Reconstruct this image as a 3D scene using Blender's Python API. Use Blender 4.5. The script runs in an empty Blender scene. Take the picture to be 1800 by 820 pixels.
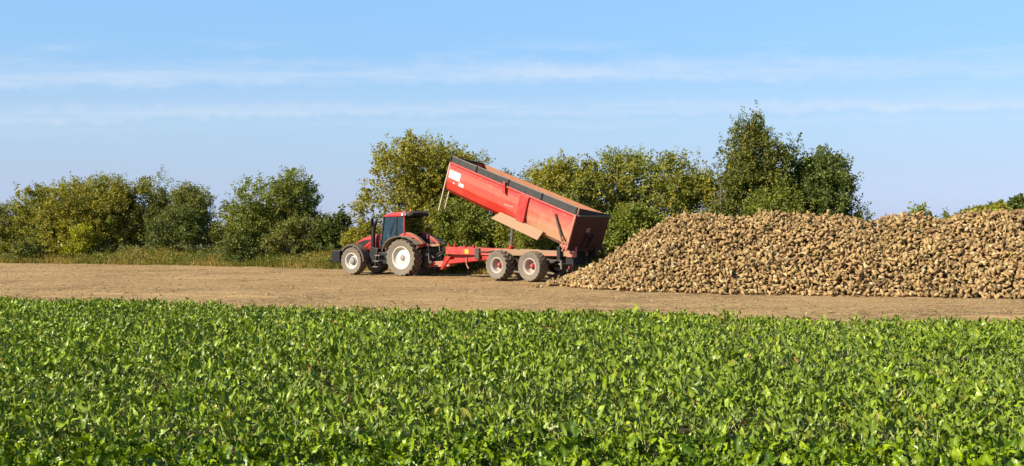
import bpy, math, random
import numpy as np
from mathutils import Vector, Matrix

random.seed(7)
rng = np.random.default_rng(7)
R = math.radians
scene = bpy.context.scene
COL = scene.collection

# ------------------------------------------------------------------ camera
FPX, YH, CAMH = 1750.0, 400.0, 2.5          # focal length in photo pixels, horizon row, eye height
cam_d = bpy.data.cameras.new("camera")
cam = bpy.data.objects.new("camera", cam_d)
COL.objects.link(cam)
cam_d.sensor_width = 36.0
cam_d.lens = 36.0 * FPX / 1800.0
cam_d.clip_start, cam_d.clip_end = 0.1, 6000.0
cam.location = (0, 0, CAMH)
cam.rotation_euler = (R(90) - math.atan(10.0 / FPX), 0, 0)
scene.camera = cam

# ------------------------------------------------------------------ light
SUN_AZ, SUN_EL = R(211.0), R(33.0)          # direction TO the sun, from +X counter-clockwise
sun_dir = Vector((math.cos(SUN_AZ) * math.cos(SUN_EL), math.sin(SUN_AZ) * math.cos(SUN_EL), math.sin(SUN_EL)))
sl = bpy.data.lights.new("sun", "SUN")
sl.energy, sl.angle, sl.color = 5.0, R(0.5), (1.0, 0.91, 0.76)
so = bpy.data.objects.new("sun", sl)
COL.objects.link(so)
so.rotation_euler = sun_dir.to_track_quat("Z", "Y").to_euler()
so.location = (-60, -30, 60)

w = bpy.data.worlds.new("World")
scene.world = w
w.use_nodes = True
wn, wl = w.node_tree.nodes, w.node_tree.links
wn.clear()


def wnode(t, **k):
    n = wn.new(t)
    for a, b in k.items():
        setattr(n, a, b)
    return n


sky = wnode("ShaderNodeTexSky", sky_type="NISHITA", sun_disc=False)
sky.sun_elevation = SUN_EL
sky.sun_rotation = R(90) - SUN_AZ          # Blender measures it clockwise from +Y
sky.altitude, sky.air_density, sky.dust_density, sky.ozone_density = 100, 1.0, 0.6, 2.5
bg = wnode("ShaderNodeBackground")
bg.inputs["Strength"].default_value = 0.082
out = wnode("ShaderNodeOutputWorld")
tc = wnode("ShaderNodeTexCoord")
sep = wnode("ShaderNodeSeparateXYZ")
wl.new(tc.outputs["Generated"], sep.inputs[0])


def wmath(op, a, b=None, c=None, clamp=False):
    n = wnode("ShaderNodeMath", operation=op, use_clamp=clamp)
    for i, v in enumerate((a, b, c)):
        if v is None:
            continue
        if isinstance(v, (int, float)):
            n.inputs[i].default_value = v
        else:
            wl.new(v, n.inputs[i])
    return n.outputs[0]


# elevation-dependent tint of the clear sky (same all round): violet-grey air low down, clear blue above
ramp = wnode("ShaderNodeValToRGB")
els = ramp.color_ramp.elements
els[0].position, els[0].color = 0.0, (0.71, 0.84, 1.46, 1)
els[1].position, els[1].color = 1.0, (0.52, 0.60, 0.70, 1)
for p, c in ((0.012, (0.65, 0.76, 1.33, 1)), (0.057, (0.68, 0.71, 0.98, 1)), (0.091, (0.75, 0.80, 0.95, 1)), (0.17, (0.84, 1.0, 1.12, 1)), (0.226, (0.98, 1.16, 1.25, 1)), (0.36, (0.86, 1.0, 1.1, 1))):
    e = els.new(p)
    e.color = c
wl.new(wmath("MAXIMUM", sep.outputs[2], 0.0), ramp.inputs[0])
tint = wnode("ShaderNodeMix", data_type="RGBA", blend_type="MULTIPLY")
tint.inputs[0].default_value = 1.0
wl.new(sky.outputs[0], tint.inputs[6])
wl.new(ramp.outputs[0], tint.inputs[7])
# haze evens the sky out round the horizon: blend with a clear-air gradient that depends on elevation alone
even = wnode("ShaderNodeValToRGB")
els = even.color_ramp.elements
els[0].position, els[0].color = 0.0, (0.49, 0.58, 0.78, 1)
els[1].position, els[1].color = 1.0, (0.15, 0.28, 0.52, 1)
for p, c in ((0.012, (0.50, 0.585, 0.785, 1)), (0.057, (0.505, 0.645, 0.845, 1)), (0.091, (0.47, 0.675, 0.885, 1)), (0.17, (0.355, 0.625, 0.965, 1)), (0.226, (0.325, 0.605, 0.98, 1)), (0.45, (0.24, 0.45, 0.78, 1))):
    e = els.new(p)
    e.color = c
wl.new(wmath("MAXIMUM", sep.outputs[2], 0.0), even.inputs[0])
gain = wnode("ShaderNodeMix", data_type="RGBA", blend_type="MULTIPLY")
gain.inputs[0].default_value = 1.0
wl.new(even.outputs[0], gain.inputs[6])
gain.inputs[7].default_value = (6.1, 6.1, 6.1, 1)
clear = wnode("ShaderNodeMix", data_type="RGBA", blend_type="MIX")
clear.inputs[0].default_value = 0.6
wl.new(tint.outputs[2], clear.inputs[6])
wl.new(gain.outputs[2], clear.inputs[7])
# thin cirrus in long level streaks: azimuth and elevation of the direction
# (a level cloud sheet seen from below: across and along it, over the distance ahead)
ahead = wmath("MAXIMUM", wmath("ABSOLUTE", sep.outputs[1]), 0.05)
azi = wmath("DIVIDE", sep.outputs[0], ahead)
ele = wmath("DIVIDE", sep.outputs[2], ahead)
comb = wnode("ShaderNodeCombineXYZ")
wl.new(azi, comb.inputs[0])
wl.new(ele, comb.inputs[1])


def wnoise(sx, sy, detail, rough, off=0.0):
    mp = wnode("ShaderNodeMapping")
    mp.inputs["Scale"].default_value = (sx, sy, 1)
    mp.inputs["Location"].default_value = (off, off * 0.7, off)
    wl.new(comb.outputs[0], mp.inputs[0])
    n = wnode("ShaderNodeTexNoise")
    n.inputs["Scale"].default_value = 1.0
    n.inputs["Detail"].default_value = detail
    n.inputs["Roughness"].default_value = rough
    wl.new(mp.outputs[0], n.inputs["Vector"])
    return n.outputs["Fac"]


warp = wmath("MULTIPLY", wmath("SUBTRACT", wnoise(2.2, 8.0, 3, 0.55, 3.1), 0.5), 0.018)
fine = wmath("MULTIPLY", wmath("SUBTRACT", wnoise(30.0, 30.0, 6, 0.7, 9.4), 0.5), 0.026)
e2 = wmath("ADD", wmath("ADD", ele, warp), fine)
e2 = wmath("SUBTRACT", e2, wmath("MULTIPLY", azi, 0.011))


def band(centre, lower, upper, amp, sx, sy, off, lo, hi):
    """a streak with a firm lower edge and a feathered upper one"""
    d = wmath("SUBTRACT", e2, centre)
    d = wmath("MAXIMUM", wmath("DIVIDE", d, upper), wmath("DIVIDE", d, -lower))
    b = wmath("SUBTRACT", 1.0, d, clamp=True)
    b = wmath("MULTIPLY", wmath("MULTIPLY", b, b), wmath("SUBTRACT", 3.0, wmath("MULTIPLY", b, 2.0)))
    n = wnoise(sx, sy, 5, 0.62, off)
    mr = wnode("ShaderNodeMapRange")
    mr.inputs[1].default_value, mr.inputs[2].default_value = lo, hi
    wl.new(n, mr.inputs[0])
    return wmath("MULTIPLY", wmath("MULTIPLY", b, mr.outputs[0]), amp)


cl = band(0.151, 0.011, 0.022, 0.58, 5.0, 60.0, 1.3, 0.28, 0.60)
cl = wmath("ADD", cl, band(0.1175, 0.008, 0.013, 0.52, 3.0, 70.0, 5.5, 0.30, 0.64))
cl = wmath("ADD", cl, band(0.1035, 0.005, 0.007, 0.20, 4.0, 60.0, 15.5, 0.42, 0.68))
cl = wmath("ADD", cl, band(0.172, 0.020, 0.030, 0.30, 9.0, 70.0, 7.7, 0.48, 0.72))
cl = wmath("ADD", cl, band(0.125, 0.060, 0.050, 0.26, 1.2, 16.0, 11.7, 0.25, 0.75))
cl = wmath("MINIMUM", cl, 0.75)
cmix = wnode("ShaderNodeMix", data_type="RGBA", blend_type="MIX")
wl.new(cl, cmix.inputs[0])
wl.new(clear.outputs[2], cmix.inputs[6])
cmix.inputs[7].default_value = (4.3, 4.95, 5.9, 1)
wl.new(cmix.outputs[2], bg.inputs["Color"])
wl.new(bg.outputs[0], out.inputs[0])

scene.view_settings.view_transform = "Standard"
scene.view_settings.look = "None"
scene.view_settings.exposure = 1.0
scene.view_settings.gamma = 1.0
scene.cycles.max_bounces = 6
scene.cycles.transparent_max_bounces = 12

# ------------------------------------------------------------------ helpers


def wx(u, d):
    """world X of photo column u at distance d"""
    return (u - 900.0) / FPX * d


def wz(v, d):
    return CAMH - (v - YH) * d / FPX


def smooth(a, b, x):
    t = np.clip((np.asarray(x, float) - a) / (b - a), 0, 1)
    return t * t * (3 - 2 * t)


def vnoise(x, y, seed=0):
    """value noise in -1..1"""
    x = np.asarray(x, float)
    y = np.asarray(y, float)
    xi, yi = np.floor(x).astype(np.int64), np.floor(y).astype(np.int64)
    fx, fy = x - xi, y - yi
    fx, fy = fx * fx * (3 - 2 * fx), fy * fy * (3 - 2 * fy)

    def h(i, j):
        n = (i * 374761393 + j * 668265263 + seed * 1442695041) & 0x7FFFFFFF
        n = ((n ^ (n >> 13)) * 1274126177) & 0x7FFFFFFF
        n = n ^ (n >> 16)
        return (n & 0xFFFF) / 32767.5 - 1.0

    return (h(xi, yi) * (1 - fx) + h(xi + 1, yi) * fx) * (1 - fy) + (h(xi, yi + 1) * (1 - fx) + h(xi + 1, yi + 1) * fx) * fy


def props(o, label=None, cat=None, group=None, kind=None):
    if label:
        o["label"] = label
    if cat:
        o["category"] = cat
    if group:
        o["group"] = group
    if kind:
        o["kind"] = kind
    return o


def empty(name, loc, rotz=0.0, label=None, cat=None, group=None):
    o = bpy.data.objects.new(name, None)
    COL.objects.link(o)
    o.location = loc
    o.rotation_euler = (0, 0, rotz)
    o.empty_display_size = 0.3
    return props(o, label, cat, group)


def np_mesh(name, verts, faces, mat=None, col=None, smooth_=False, uv=None):
    """mesh from an (N,3) array and an (M,k) array of equal faces, or a list of such arrays"""
    me = bpy.data.meshes.new(name)
    fl = faces if isinstance(faces, list) else [faces]
    fl = [np.asarray(f, np.int32) for f in fl if len(f)]
    me.vertices.add(len(verts))
    me.vertices.foreach_set("co", np.asarray(verts, np.float32).ravel())
    nl = sum(f.size for f in fl)
    npoly = sum(len(f) for f in fl)
    me.loops.add(nl)
    me.loops.foreach_set("vertex_index", np.concatenate([f.ravel() for f in fl]))
    me.polygons.add(npoly)
    tot = np.concatenate([np.full(len(f), f.shape[1], np.int32) for f in fl])
    start = np.concatenate([[0], np.cumsum(tot)[:-1]]).astype(np.int32)
    me.polygons.foreach_set("loop_start", start)
    me.polygons.foreach_set("loop_total", tot)
    me.polygons.foreach_set("use_smooth", np.full(npoly, smooth_))
    if col is not None:
        a = me.color_attributes.new("Col", "FLOAT_COLOR", "POINT")
        c = np.ones((len(verts), 4), np.float32)
        c[:, :3] = col
        a.data.foreach_set("color", c.ravel())
    me.update(calc_edges=True)
    if mat:
        me.materials.append(mat)
    return me


def link(name, me, parent=None):
    o = bpy.data.objects.new(name, me)
    COL.objects.link(o)
    if parent:
        o.parent = parent
    return o


class MB:
    """collects solids and writes them as one mesh object"""

    def __init__(self):
        self.v, self.f = [], []

    def add(self, vs, fs):
        n = len(self.v)
        self.v += [tuple(p) for p in vs]
        self.f += [tuple(i + n for i in f) for f in fs]
        return self

    def box(self, a, b, rot=None, about=None):
        x0, y0, z0 = a
        x1, y1, z1 = b
        vs = [Vector(p) for p in ((x0, y0, z0), (x1, y0, z0), (x1, y1, z0), (x0, y1, z0), (x0, y0, z1), (x1, y0, z1), (x1, y1, z1), (x0, y1, z1))]
        if rot is not None:
            c = Vector(about) if about else (Vector(a) + Vector(b)) / 2
            vs = [rot @ (p - c) + c for p in vs]
        return self.add(vs, [(0, 3, 2, 1), (4, 5, 6, 7), (0, 1, 5, 4), (1, 2, 6, 5), (2, 3, 7, 6), (3, 0, 4, 7)])

    def bar(self, p, q, wy, wz_, up=(0, 0, 1)):
        """a rectangular bar from p to q: width wy, height wz_"""
        p, q = Vector(p), Vector(q)
        d = (q - p).normalized()
        u = Vector(up)
        s = u.cross(d)
        if s.length < 1e-4:
            s = Vector((0, 1, 0))
        s.normalize()
        u = d.cross(s).normalized()
        vs = []
        for c in (p, q):
            for a, b in ((-1, -1), (1, -1), (1, 1), (-1, 1)):
                vs.append(c + s * (a * wy / 2) + u * (b * wz_ / 2))
        return self.add(vs, [(0, 3, 2, 1), (4, 5, 6, 7), (0, 1, 5, 4), (1, 2, 6, 5), (2, 3, 7, 6), (3, 0, 4, 7)])

    def prism(self, poly, y0, y1):
        """polygon in x,z swept from y0 to y1"""
        n = len(poly)
        vs = [(x, y0, z) for x, z in poly] + [(x, y1, z) for x, z in poly]
        ar = sum(poly[i][0] * poly[(i + 1) % n][1] - poly[(i + 1) % n][0] * poly[i][1] for i in range(n))
        fs = [tuple(range(n)), tuple(reversed(range(n, 2 * n)))] + [(i, i + n, (i + 1) % n + n, (i + 1) % n) for i in range(n)]
        if (ar > 0) != (y1 > y0):
            fs = [tuple(reversed(f)) for f in fs]
        return self.add(vs, fs)

    def tube(self, pts, r, n=8, cap=True):
        pts = [Vector(p) for p in pts]
        rs = r if isinstance(r, (list, tuple)) else [r] * len(pts)
        vs, fs = [], []
        prev = None
        for i, p in enumerate(pts):
            d = (pts[min(i + 1, len(pts) - 1)] - pts[max(i - 1, 0)]).normalized()
            if prev is None:
                a = d.orthogonal().normalized()
            else:
                a = (prev - d * prev.dot(d)).normalized()
            prev = a
            b = d.cross(a)
            for k in range(n):
                t = 2 * math.pi * k / n
                vs.append(p + (a * math.cos(t) + b * math.sin(t)) * rs[i])
        for i in range(len(pts) - 1):
            for k in range(n):
                fs.append((i * n + k, i * n + (k + 1) % n, (i + 1) * n + (k + 1) % n, (i + 1) * n + k))
        if cap:
            fs.append(tuple(reversed(range(n))))
            fs.append(tuple(range((len(pts) - 1) * n, len(pts) * n)))
        return self.add(vs, fs)

    def lathe(self, prof, n=48, centre=(0, 0, 0)):
        """profile of (radius, y) turned about the y axis; first and last closed if radius 0"""
        cx, cy, cz = centre
        vs, fs, idx = [], [], []
        for r_, y in prof:
            if r_ < 1e-6:
                idx.append([len(vs)] * n)
                vs.append((cx, cy + y, cz))
            else:
                idx.append(list(range(len(vs), len(vs) + n)))
                vs += [(cx + r_ * math.cos(2 * math.pi * k / n), cy + y, cz + r_ * math.sin(2 * math.pi * k / n)) for k in range(n)]
        for a, b in zip(idx[:-1], idx[1:]):
            for k in range(n):
                q = [a[k], b[k], b[(k + 1) % n], a[(k + 1) % n]]
                f = []
                for i in q:
                    if i not in f:
                        f.append(i)
                if len(f) > 2:
                    fs.append(tuple(f))
        return self.add(vs, fs)

    def arc(self, c, r0, r1, a0, a1, y0, y1, n=20):
        """thick curved plate about the axis through c=(x,z): radii r0..r1, angles a0..a1"""
        vs, fs = [], []
        for i in range(n + 1):
            t = a0 + (a1 - a0) * i / n
            for r_, y in ((r0, y0), (r1, y0), (r1, y1), (r0, y1)):
                vs.append((c[0] + r_ * math.cos(t), y, c[1] + r_ * math.sin(t)))
        for i in range(n):
            for k in range(4):
                fs.append((i * 4 + k, i * 4 + (k + 1) % 4, i * 4 + 4 + (k + 1) % 4, i * 4 + 4 + k))
        fs += [(3, 2, 1, 0), tuple(n * 4 + k for k in range(4))]
        return self.add(vs, fs)

    def ribbon(self, pts, th, y0, y1):
        """a plate of thickness TH that follows points in x,z, from y0 to y1"""
        up_, lo = [], []
        for i, (x, z) in enumerate(pts):
            a, b = pts[max(i - 1, 0)], pts[min(i + 1, len(pts) - 1)]
            d = Vector((b[0] - a[0], b[1] - a[1])).normalized()
            n = Vector((-d.y, d.x)) * th / 2
            up_.append((x + n.x, z + n.y))
            lo.append((x - n.x, z - n.y))
        rings = [[(u[0], y0, u[1]), (u[0], y1, u[1]), (q[0], y1, q[1]), (q[0], y0, q[1])] for u, q in zip(up_, lo)]
        return self.loft(rings)

    def loft(self, rings, cap=True):
        n = len(rings[0])
        vs = [p for r_ in rings for p in r_]
        fs = [(i * n + k, i * n + (k + 1) % n, (i + 1) * n + (k + 1) % n, (i + 1) * n + k) for i in range(len(rings) - 1) for k in range(n)]
        if cap:
            fs += [tuple(reversed(range(n))), tuple(range((len(rings) - 1) * n, len(rings) * n))]
        return self.add(vs, fs)

    def build(self, name, mat, parent=None, bevel=0.0, smooth_=False, seg=2):
        me = bpy.data.meshes.new(name)
        me.from_pydata(self.v, [], self.f)
        me.materials.append(mat)
        import bmesh
        bm = bmesh.new()
        bm.from_mesh(me)
        bmesh.ops.recalc_face_normals(bm, faces=bm.faces)
        bm.to_mesh(me)
        bm.free()
        if smooth_:
            me.polygons.foreach_set("use_smooth", [True] * len(me.polygons))
            me.set_sharp_from_angle(angle=R(38))
        o = link(name, me, parent)
        if bevel:
            m = o.modifiers.new("bevel", "BEVEL")
            m.width, m.segments, m.limit_method, m.angle_limit = bevel, seg, "ANGLE", R(35)
        return o


# ------------------------------------------------------------------ materials


class Mat:
    def __init__(self, name):
        self.m = bpy.data.materials.new(name)
        self.m.use_nodes = True
        self.n, self.l = self.m.node_tree.nodes, self.m.node_tree.links
        self.p = self.n["Principled BSDF"]
        self.out = self.n["Material Output"]

    def node(self, t, **k):
        n = self.n.new(t)
        for a, b in k.items():
            setattr(n, a, b)
        return n

    def set(self, n, i, v):
        if isinstance(v, bpy.types.NodeSocket):
            self.l.new(v, n.inputs[i])
        else:
            n.inputs[i].default_value = v

    def coord(self, kind="Object", scale=(1, 1, 1), rot=(0, 0, 0)):
        t = self.node("ShaderNodeTexCoord")
        m = self.node("ShaderNodeMapping")
        m.inputs["Scale"].default_value = scale
        m.inputs["Rotation"].default_value = rot
        self.l.new(t.outputs[kind], m.inputs[0])
        return m.outputs[0]

    def noise(self, vec, scale, detail=4, rough=0.6):
        n = self.node("ShaderNodeTexNoise")
        self.l.new(vec, n.inputs["Vector"])
        n.inputs["Scale"].default_value = scale
        n.inputs["Detail"].default_value = detail
        n.inputs["Roughness"].default_value = rough
        return n.outputs["Fac"]

    def rng(self, v, lo, hi, a=0.0, b=1.0):
        n = self.node("ShaderNodeMapRange")
        self.l.new(v, n.inputs[0])
        for i, x in enumerate((lo, hi, a, b)):
            n.inputs[i + 1].default_value = x
        return n.outputs[0]

    def math(self, op, a, b=0.0):
        n = self.node("ShaderNodeMath", operation=op)
        self.set(n, 0, a)
        self.set(n, 1, b)
        return n.outputs[0]

    def mix(self, fac, a, b, mode="MIX"):
        n = self.node("ShaderNodeMix", data_type="RGBA", blend_type=mode)
        self.set(n, 0, fac)
        for i, v in ((6, a), (7, b)):
            self.set(n, i, (*v, 1) if isinstance(v, tuple) and len(v) == 3 else v)
        return n.outputs[2]

    def bump(self, h, strength=0.3, dist=0.02):
        n = self.node("ShaderNodeBump")
        n.inputs["Strength"].default_value = strength
        n.inputs["Distance"].default_value = dist
        self.l.new(h, n.inputs["Height"])
        self.l.new(n.outputs[0], self.p.inputs["Normal"])

    def base(self, v, rough=0.5, metal=0.0, spec=0.5):
        self.set(self.p, "Base Color", (*v, 1) if isinstance(v, tuple) else v)
        self.set(self.p, "Roughness", rough)
        self.p.inputs["Metallic"].default_value = metal
        self.p.inputs["Specular IOR Level"].default_value = spec
        return self


DUST = (0.26, 0.162, 0.080)


def dusty(name, colr, rough=0.4, amount=0.3, top=0.5, low=None, metal=0.0, scale=3.0, spec=0.5):
    """paint, rubber or steel with dried soil: in blotches, more on upward faces; LOW=(z0,z1) adds mud splashed up from below in object space"""
    m = Mat(name)
    v = m.coord()
    n1 = m.noise(v, scale, 6, 0.65)
    n2 = m.noise(v, scale * 9, 4, 0.7)
    f = m.rng(m.math("ADD", m.math("MULTIPLY", n1, 0.7), m.math("MULTIPLY", n2, 0.3)), 0.36, 0.72, 0.0, 1.0)
    f = m.math("MULTIPLY", f, amount)
    g = m.node("ShaderNodeNewGeometry")
    s = m.node("ShaderNodeSeparateXYZ")
    m.l.new(g.outputs["Normal"], s.inputs[0])
    up = m.rng(s.outputs[2], 0.15, 0.75, 0.0, top)
    up = m.math("MULTIPLY", up, m.rng(n2, 0.3, 0.6, 0.6, 1.0))
    f = m.math("MAXIMUM", f, up)
    if low:
        t = m.node("ShaderNodeTexCoord")
        s2 = m.node("ShaderNodeSeparateXYZ")
        m.l.new(t.outputs["Object"], s2.inputs[0])
        lo = m.rng(m.math("ADD", s2.outputs[2], m.math("MULTIPLY", n1, 0.35)), low[1] + 0.17, low[0] + 0.17, 0.0, 0.85)
        f = m.math("MAXIMUM", f, lo)
    f = m.math("MINIMUM", f, 0.95)
    cv = m.mix(m.rng(n1, 0.3, 0.7), tuple(c * 0.64 for c in colr), tuple(c * 0.78 for c in colr))
    m.base(m.mix(f, cv, m.mix(n2, tuple(d * 0.8 for d in DUST), tuple(d * 1.15 for d in DUST))), m.rng(f, 0, 0.8, rough, 0.9), metal, spec)
    m.bump(n2, 0.08, 0.004)
    return m.m


def leafy(name, trans=0.3, rough=0.4, spec=0.4, gain=1.0):
    m = Mat(name)
    a = m.node("ShaderNodeAttribute", attribute_name="Col")
    c = a.outputs["Color"]
    m.base(c, rough, 0, spec)
    t = m.node("ShaderNodeBsdfTranslucent")
    m.l.new(m.mix(1.0, c, (1.25, 1.25, 0.5), "MULTIPLY"), t.inputs[0])
    x = m.node("ShaderNodeMixShader")
    x.inputs[0].default_value = trans
    m.l.new(m.p.outputs[0], x.inputs[1])
    m.l.new(t.outputs[0], x.inputs[2])
    m.l.new(x.outputs[0], m.out.inputs[0])
    return m.m


M = {}
M["red"] = dusty("red_paint", (0.50, 0.020, 0.018), 0.33, 0.22, 0.35)
def box_paint():
    """faded red, with the differing light on the tilted side panels put in as pink bands; soil splashed on behind the wheels"""
    m = Mat("faded_facet_light_red")
    v = m.coord()
    vs = m.coord("Object", (0.6, 1, 4))
    n1, n2 = m.noise(vs, 1.5, 5, 0.6), m.noise(v, 26.0, 4, 0.7)
    n3 = m.noise(v, 2.2, 5, 0.65)
    t = m.node("ShaderNodeTexCoord")
    s_ = m.node("ShaderNodeSeparateXYZ")
    m.l.new(t.outputs["Object"], s_.inputs[0])
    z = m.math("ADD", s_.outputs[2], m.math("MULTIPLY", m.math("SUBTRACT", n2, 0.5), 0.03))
    r_ = m.node("ShaderNodeValToRGB")  # height bands paint in how each tilted panel catches light, over real fading
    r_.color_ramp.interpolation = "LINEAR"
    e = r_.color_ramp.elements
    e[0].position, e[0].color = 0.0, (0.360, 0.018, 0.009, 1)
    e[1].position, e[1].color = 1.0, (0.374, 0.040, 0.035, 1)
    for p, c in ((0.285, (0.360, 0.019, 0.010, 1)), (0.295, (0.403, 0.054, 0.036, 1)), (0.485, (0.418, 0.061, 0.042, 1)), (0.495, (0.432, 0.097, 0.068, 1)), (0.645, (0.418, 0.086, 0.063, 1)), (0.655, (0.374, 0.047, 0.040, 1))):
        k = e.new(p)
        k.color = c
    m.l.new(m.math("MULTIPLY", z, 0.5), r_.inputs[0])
    c = m.mix(m.math("MULTIPLY", m.rng(n1, 0.4, 0.7), 0.35), r_.outputs[0], (0.42, 0.115, 0.08))
    f = m.math("MULTIPLY", m.rng(m.math("ADD", s_.outputs[0], m.math("MULTIPLY", n3, 2.0)), 4.6, 3.0), m.rng(m.math("ADD", s_.outputs[2], m.math("MULTIPLY", n3, 0.9)), 1.62, 0.98))
    f = m.math("MULTIPLY", f, 0.85)
    f = m.math("MAXIMUM", f, m.math("MULTIPLY", m.rng(n3, 0.60, 0.75), 0.35))
    m.base(m.mix(f, c, (0.36, 0.215, 0.115)), m.rng(f, 0, 1, 0.38, 0.9), 0, 0.4)
    m.bump(m.noise(vs, 0.8, 3, 0.5), 0.10, 0.03)
    return m.m


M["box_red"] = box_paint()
M["tractor_red"] = dusty("tractor_red_paint", (0.46, 0.014, 0.022), 0.28, 0.16, 0.22)
M["red_floor"] = dusty("dusty_red_paint", (0.44, 0.03, 0.025), 0.5, 0.55, 0.85)
M["fender_red"] = dusty("fender_red_paint", (0.45, 0.02, 0.02), 0.4, 0.30, 0.97, scale=5)
M["guard"] = dusty("dust_caked_guard", (0.46, 0.275, 0.165), 0.85, 0.6, 0.3)
M["fender_tan"] = dusty("dust_caked_fender", (0.42, 0.27, 0.14), 0.85, 0.5, 0.5)
M["inner"] = dusty("scraped_rusty_inner", (0.42, 0.12, 0.05), 0.7, 0.9, 0.8)
M["tailgate"] = dusty("dark_tailgate_red", (0.085, 0.010, 0.009), 0.5, 0.06, 0.1)  # even red, much darker than the other trailer reds
M["black"] = dusty("black_paint", (0.016, 0.017, 0.019), 0.55, 0.05, 0.22, spec=0.25)
M["ext"] = dusty("dark_grey_boards", (0.036, 0.040, 0.042), 0.55, 0.10, 0.35, spec=0.3)
M["frame_dark"] = dusty("dark_steel", (0.02, 0.02, 0.02), 0.6, 0.35, 0.6)
M["navy"] = dusty("dark_blue_black", (0.010, 0.012, 0.019), 0.6, 0.03, 0.3, spec=0.2)
M["grey"] = dusty("grey_steel", (0.18, 0.18, 0.18), 0.45, 0.25, 0.5, metal=0.3)
M["fender_black"] = dusty("black_plastic", (0.045, 0.043, 0.042), 0.55, 0.45, 0.45)
M["tyre"] = dusty("tyre_rubber", (0.045, 0.042, 0.038), 0.8, 0.75, 0.35, scale=6, spec=0.3)
M["tyre_side"] = dusty("grey_tyre_rubber", (0.185, 0.165, 0.135), 0.85, 0.45, 0.25, scale=9, spec=0.25)
M["tyre_mud"] = dusty("mud_caked_tyre", (0.17, 0.115, 0.065), 0.9, 0.9, 0.5, scale=8, spec=0.2)
M["rim"] = dusty("white_rim", (0.78, 0.75, 0.66), 0.45, 0.45, 0.35, scale=7)
M["trailer_rim"] = dusty("pale_rim", (0.58, 0.49, 0.44), 0.5, 0.50, 0.35, scale=7)
M["hub_red"] = dusty("red_hub", (0.42, 0.03, 0.025), 0.45, 0.35, 0.3)
M["hub_grey"] = dusty("grey_hub", (0.30, 0.29, 0.27), 0.5, 0.3, 0.3)
M["ladder"] = dusty("pale_ladder", (0.62, 0.50, 0.36), 0.6, 0.3, 0.5)
M["white"] = dusty("white_sticker", (0.80, 0.80, 0.80), 0.5, 0.08, 0.05)
M["yellow"] = dusty("yellow_plate", (0.75, 0.50, 0.02), 0.5, 0.15, 0.1)
M["orange"] = dusty("orange_lens", (0.75, 0.20, 0.02), 0.3, 0.1, 0.1)
M["red_mark"] = dusty("bright_red_print", (0.62, 0.012, 0.008), 0.4, 0.1, 0.1)
M["pink_dusty"] = dusty("faded_red_paint", (0.52, 0.17, 0.11), 0.5, 0.5, 0.5)
M["skinny_grey"] = dusty("seat_cloth", (0.10, 0.10, 0.11), 0.8, 0.1, 0.1)

m = Mat("chrome")
m.base((0.5, 0.51, 0.53), 0.18, 1.0)
M["chrome"] = m.m
m = Mat("lamp_lens")
m.base((0.85, 0.85, 0.83), 0.12, 0.0, 0.8)
M["lens"] = m.m


def glass(name, tintc, refl):
    m = Mat(name)
    m.n.remove(m.p)
    t = m.node("ShaderNodeBsdfTransparent")
    t.inputs[0].default_value = (*tintc, 1)
    g = m.node("ShaderNodeBsdfGlossy")
    g.inputs["Roughness"].default_value = 0.02
    g.inputs[0].default_value = (0.9, 0.97, 1, 1)
    fr = m.node("ShaderNodeFresnel")
    fr.inputs[0].default_value = 1.5
    x = m.node("ShaderNodeMixShader")
    m.l.new(m.math("ADD", m.math("MULTIPLY", fr.outputs[0], 1.0), refl), x.inputs[0])
    m.l.new(t.outputs[0], x.inputs[1])
    m.l.new(g.outputs[0], x.inputs[2])
    m.l.new(x.outputs[0], m.out.inputs[0])
    return m.m


M["glass"] = glass("tinted_glass", (0.38, 0.58, 0.57), 0.02)


def soil_mat(name, a, b, dark, ang, stripe=1.0):
    m = Mat(name)
    a, b, dark = (tuple(q * 0.78 for q in c) for c in (a, b, dark))
    v = m.coord("Object", (1, 1, 1), (0, 0, ang))
    vs = m.coord("Object", (0.08, 1.3, 1), (0, 0, ang))
    vs2 = m.coord("Object", (0.5, 2.6, 1), (0, 0, ang))
    big = m.noise(vs, 1.0, 5, 0.6)
    mid = m.noise(vs2, 1.5, 6, 0.7)
    fine = m.noise(v, 11.0, 4, 0.7)
    fleck = m.noise(m.coord("Object", (0.6, 1.5, 1), (0, 0, ang)), 6.0, 5, 0.75)
    zone = m.noise(v, 0.22, 3, 0.5)
    c = m.mix(m.rng(big, 0.35, 0.65), a, b)
    c = m.mix(m.math("MULTIPLY", m.rng(mid, 0.50, 0.64), 0.65 * stripe), c, tuple(x * 0.58 for x in a))
    thr = m.rng(zone, 0.35, 0.65, 0.09, -0.03)
    c = m.mix(m.math("MULTIPLY", m.rng(m.math("SUBTRACT", fleck, thr), 0.48, 0.57), 0.85), c, dark)
    c = m.mix(m.math("MULTIPLY", m.rng(fine, 0.48, 0.66), 0.55), c, tuple(min(1, x * 1.35) for x in b))
    m.base(c, 0.95, 0, 0.1)
    m.bump(m.math("ADD", m.math("MULTIPLY", fine, 0.5), m.math("MULTIPLY", mid, 1.2)), 1.0, 0.10)
    return m.m


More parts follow.
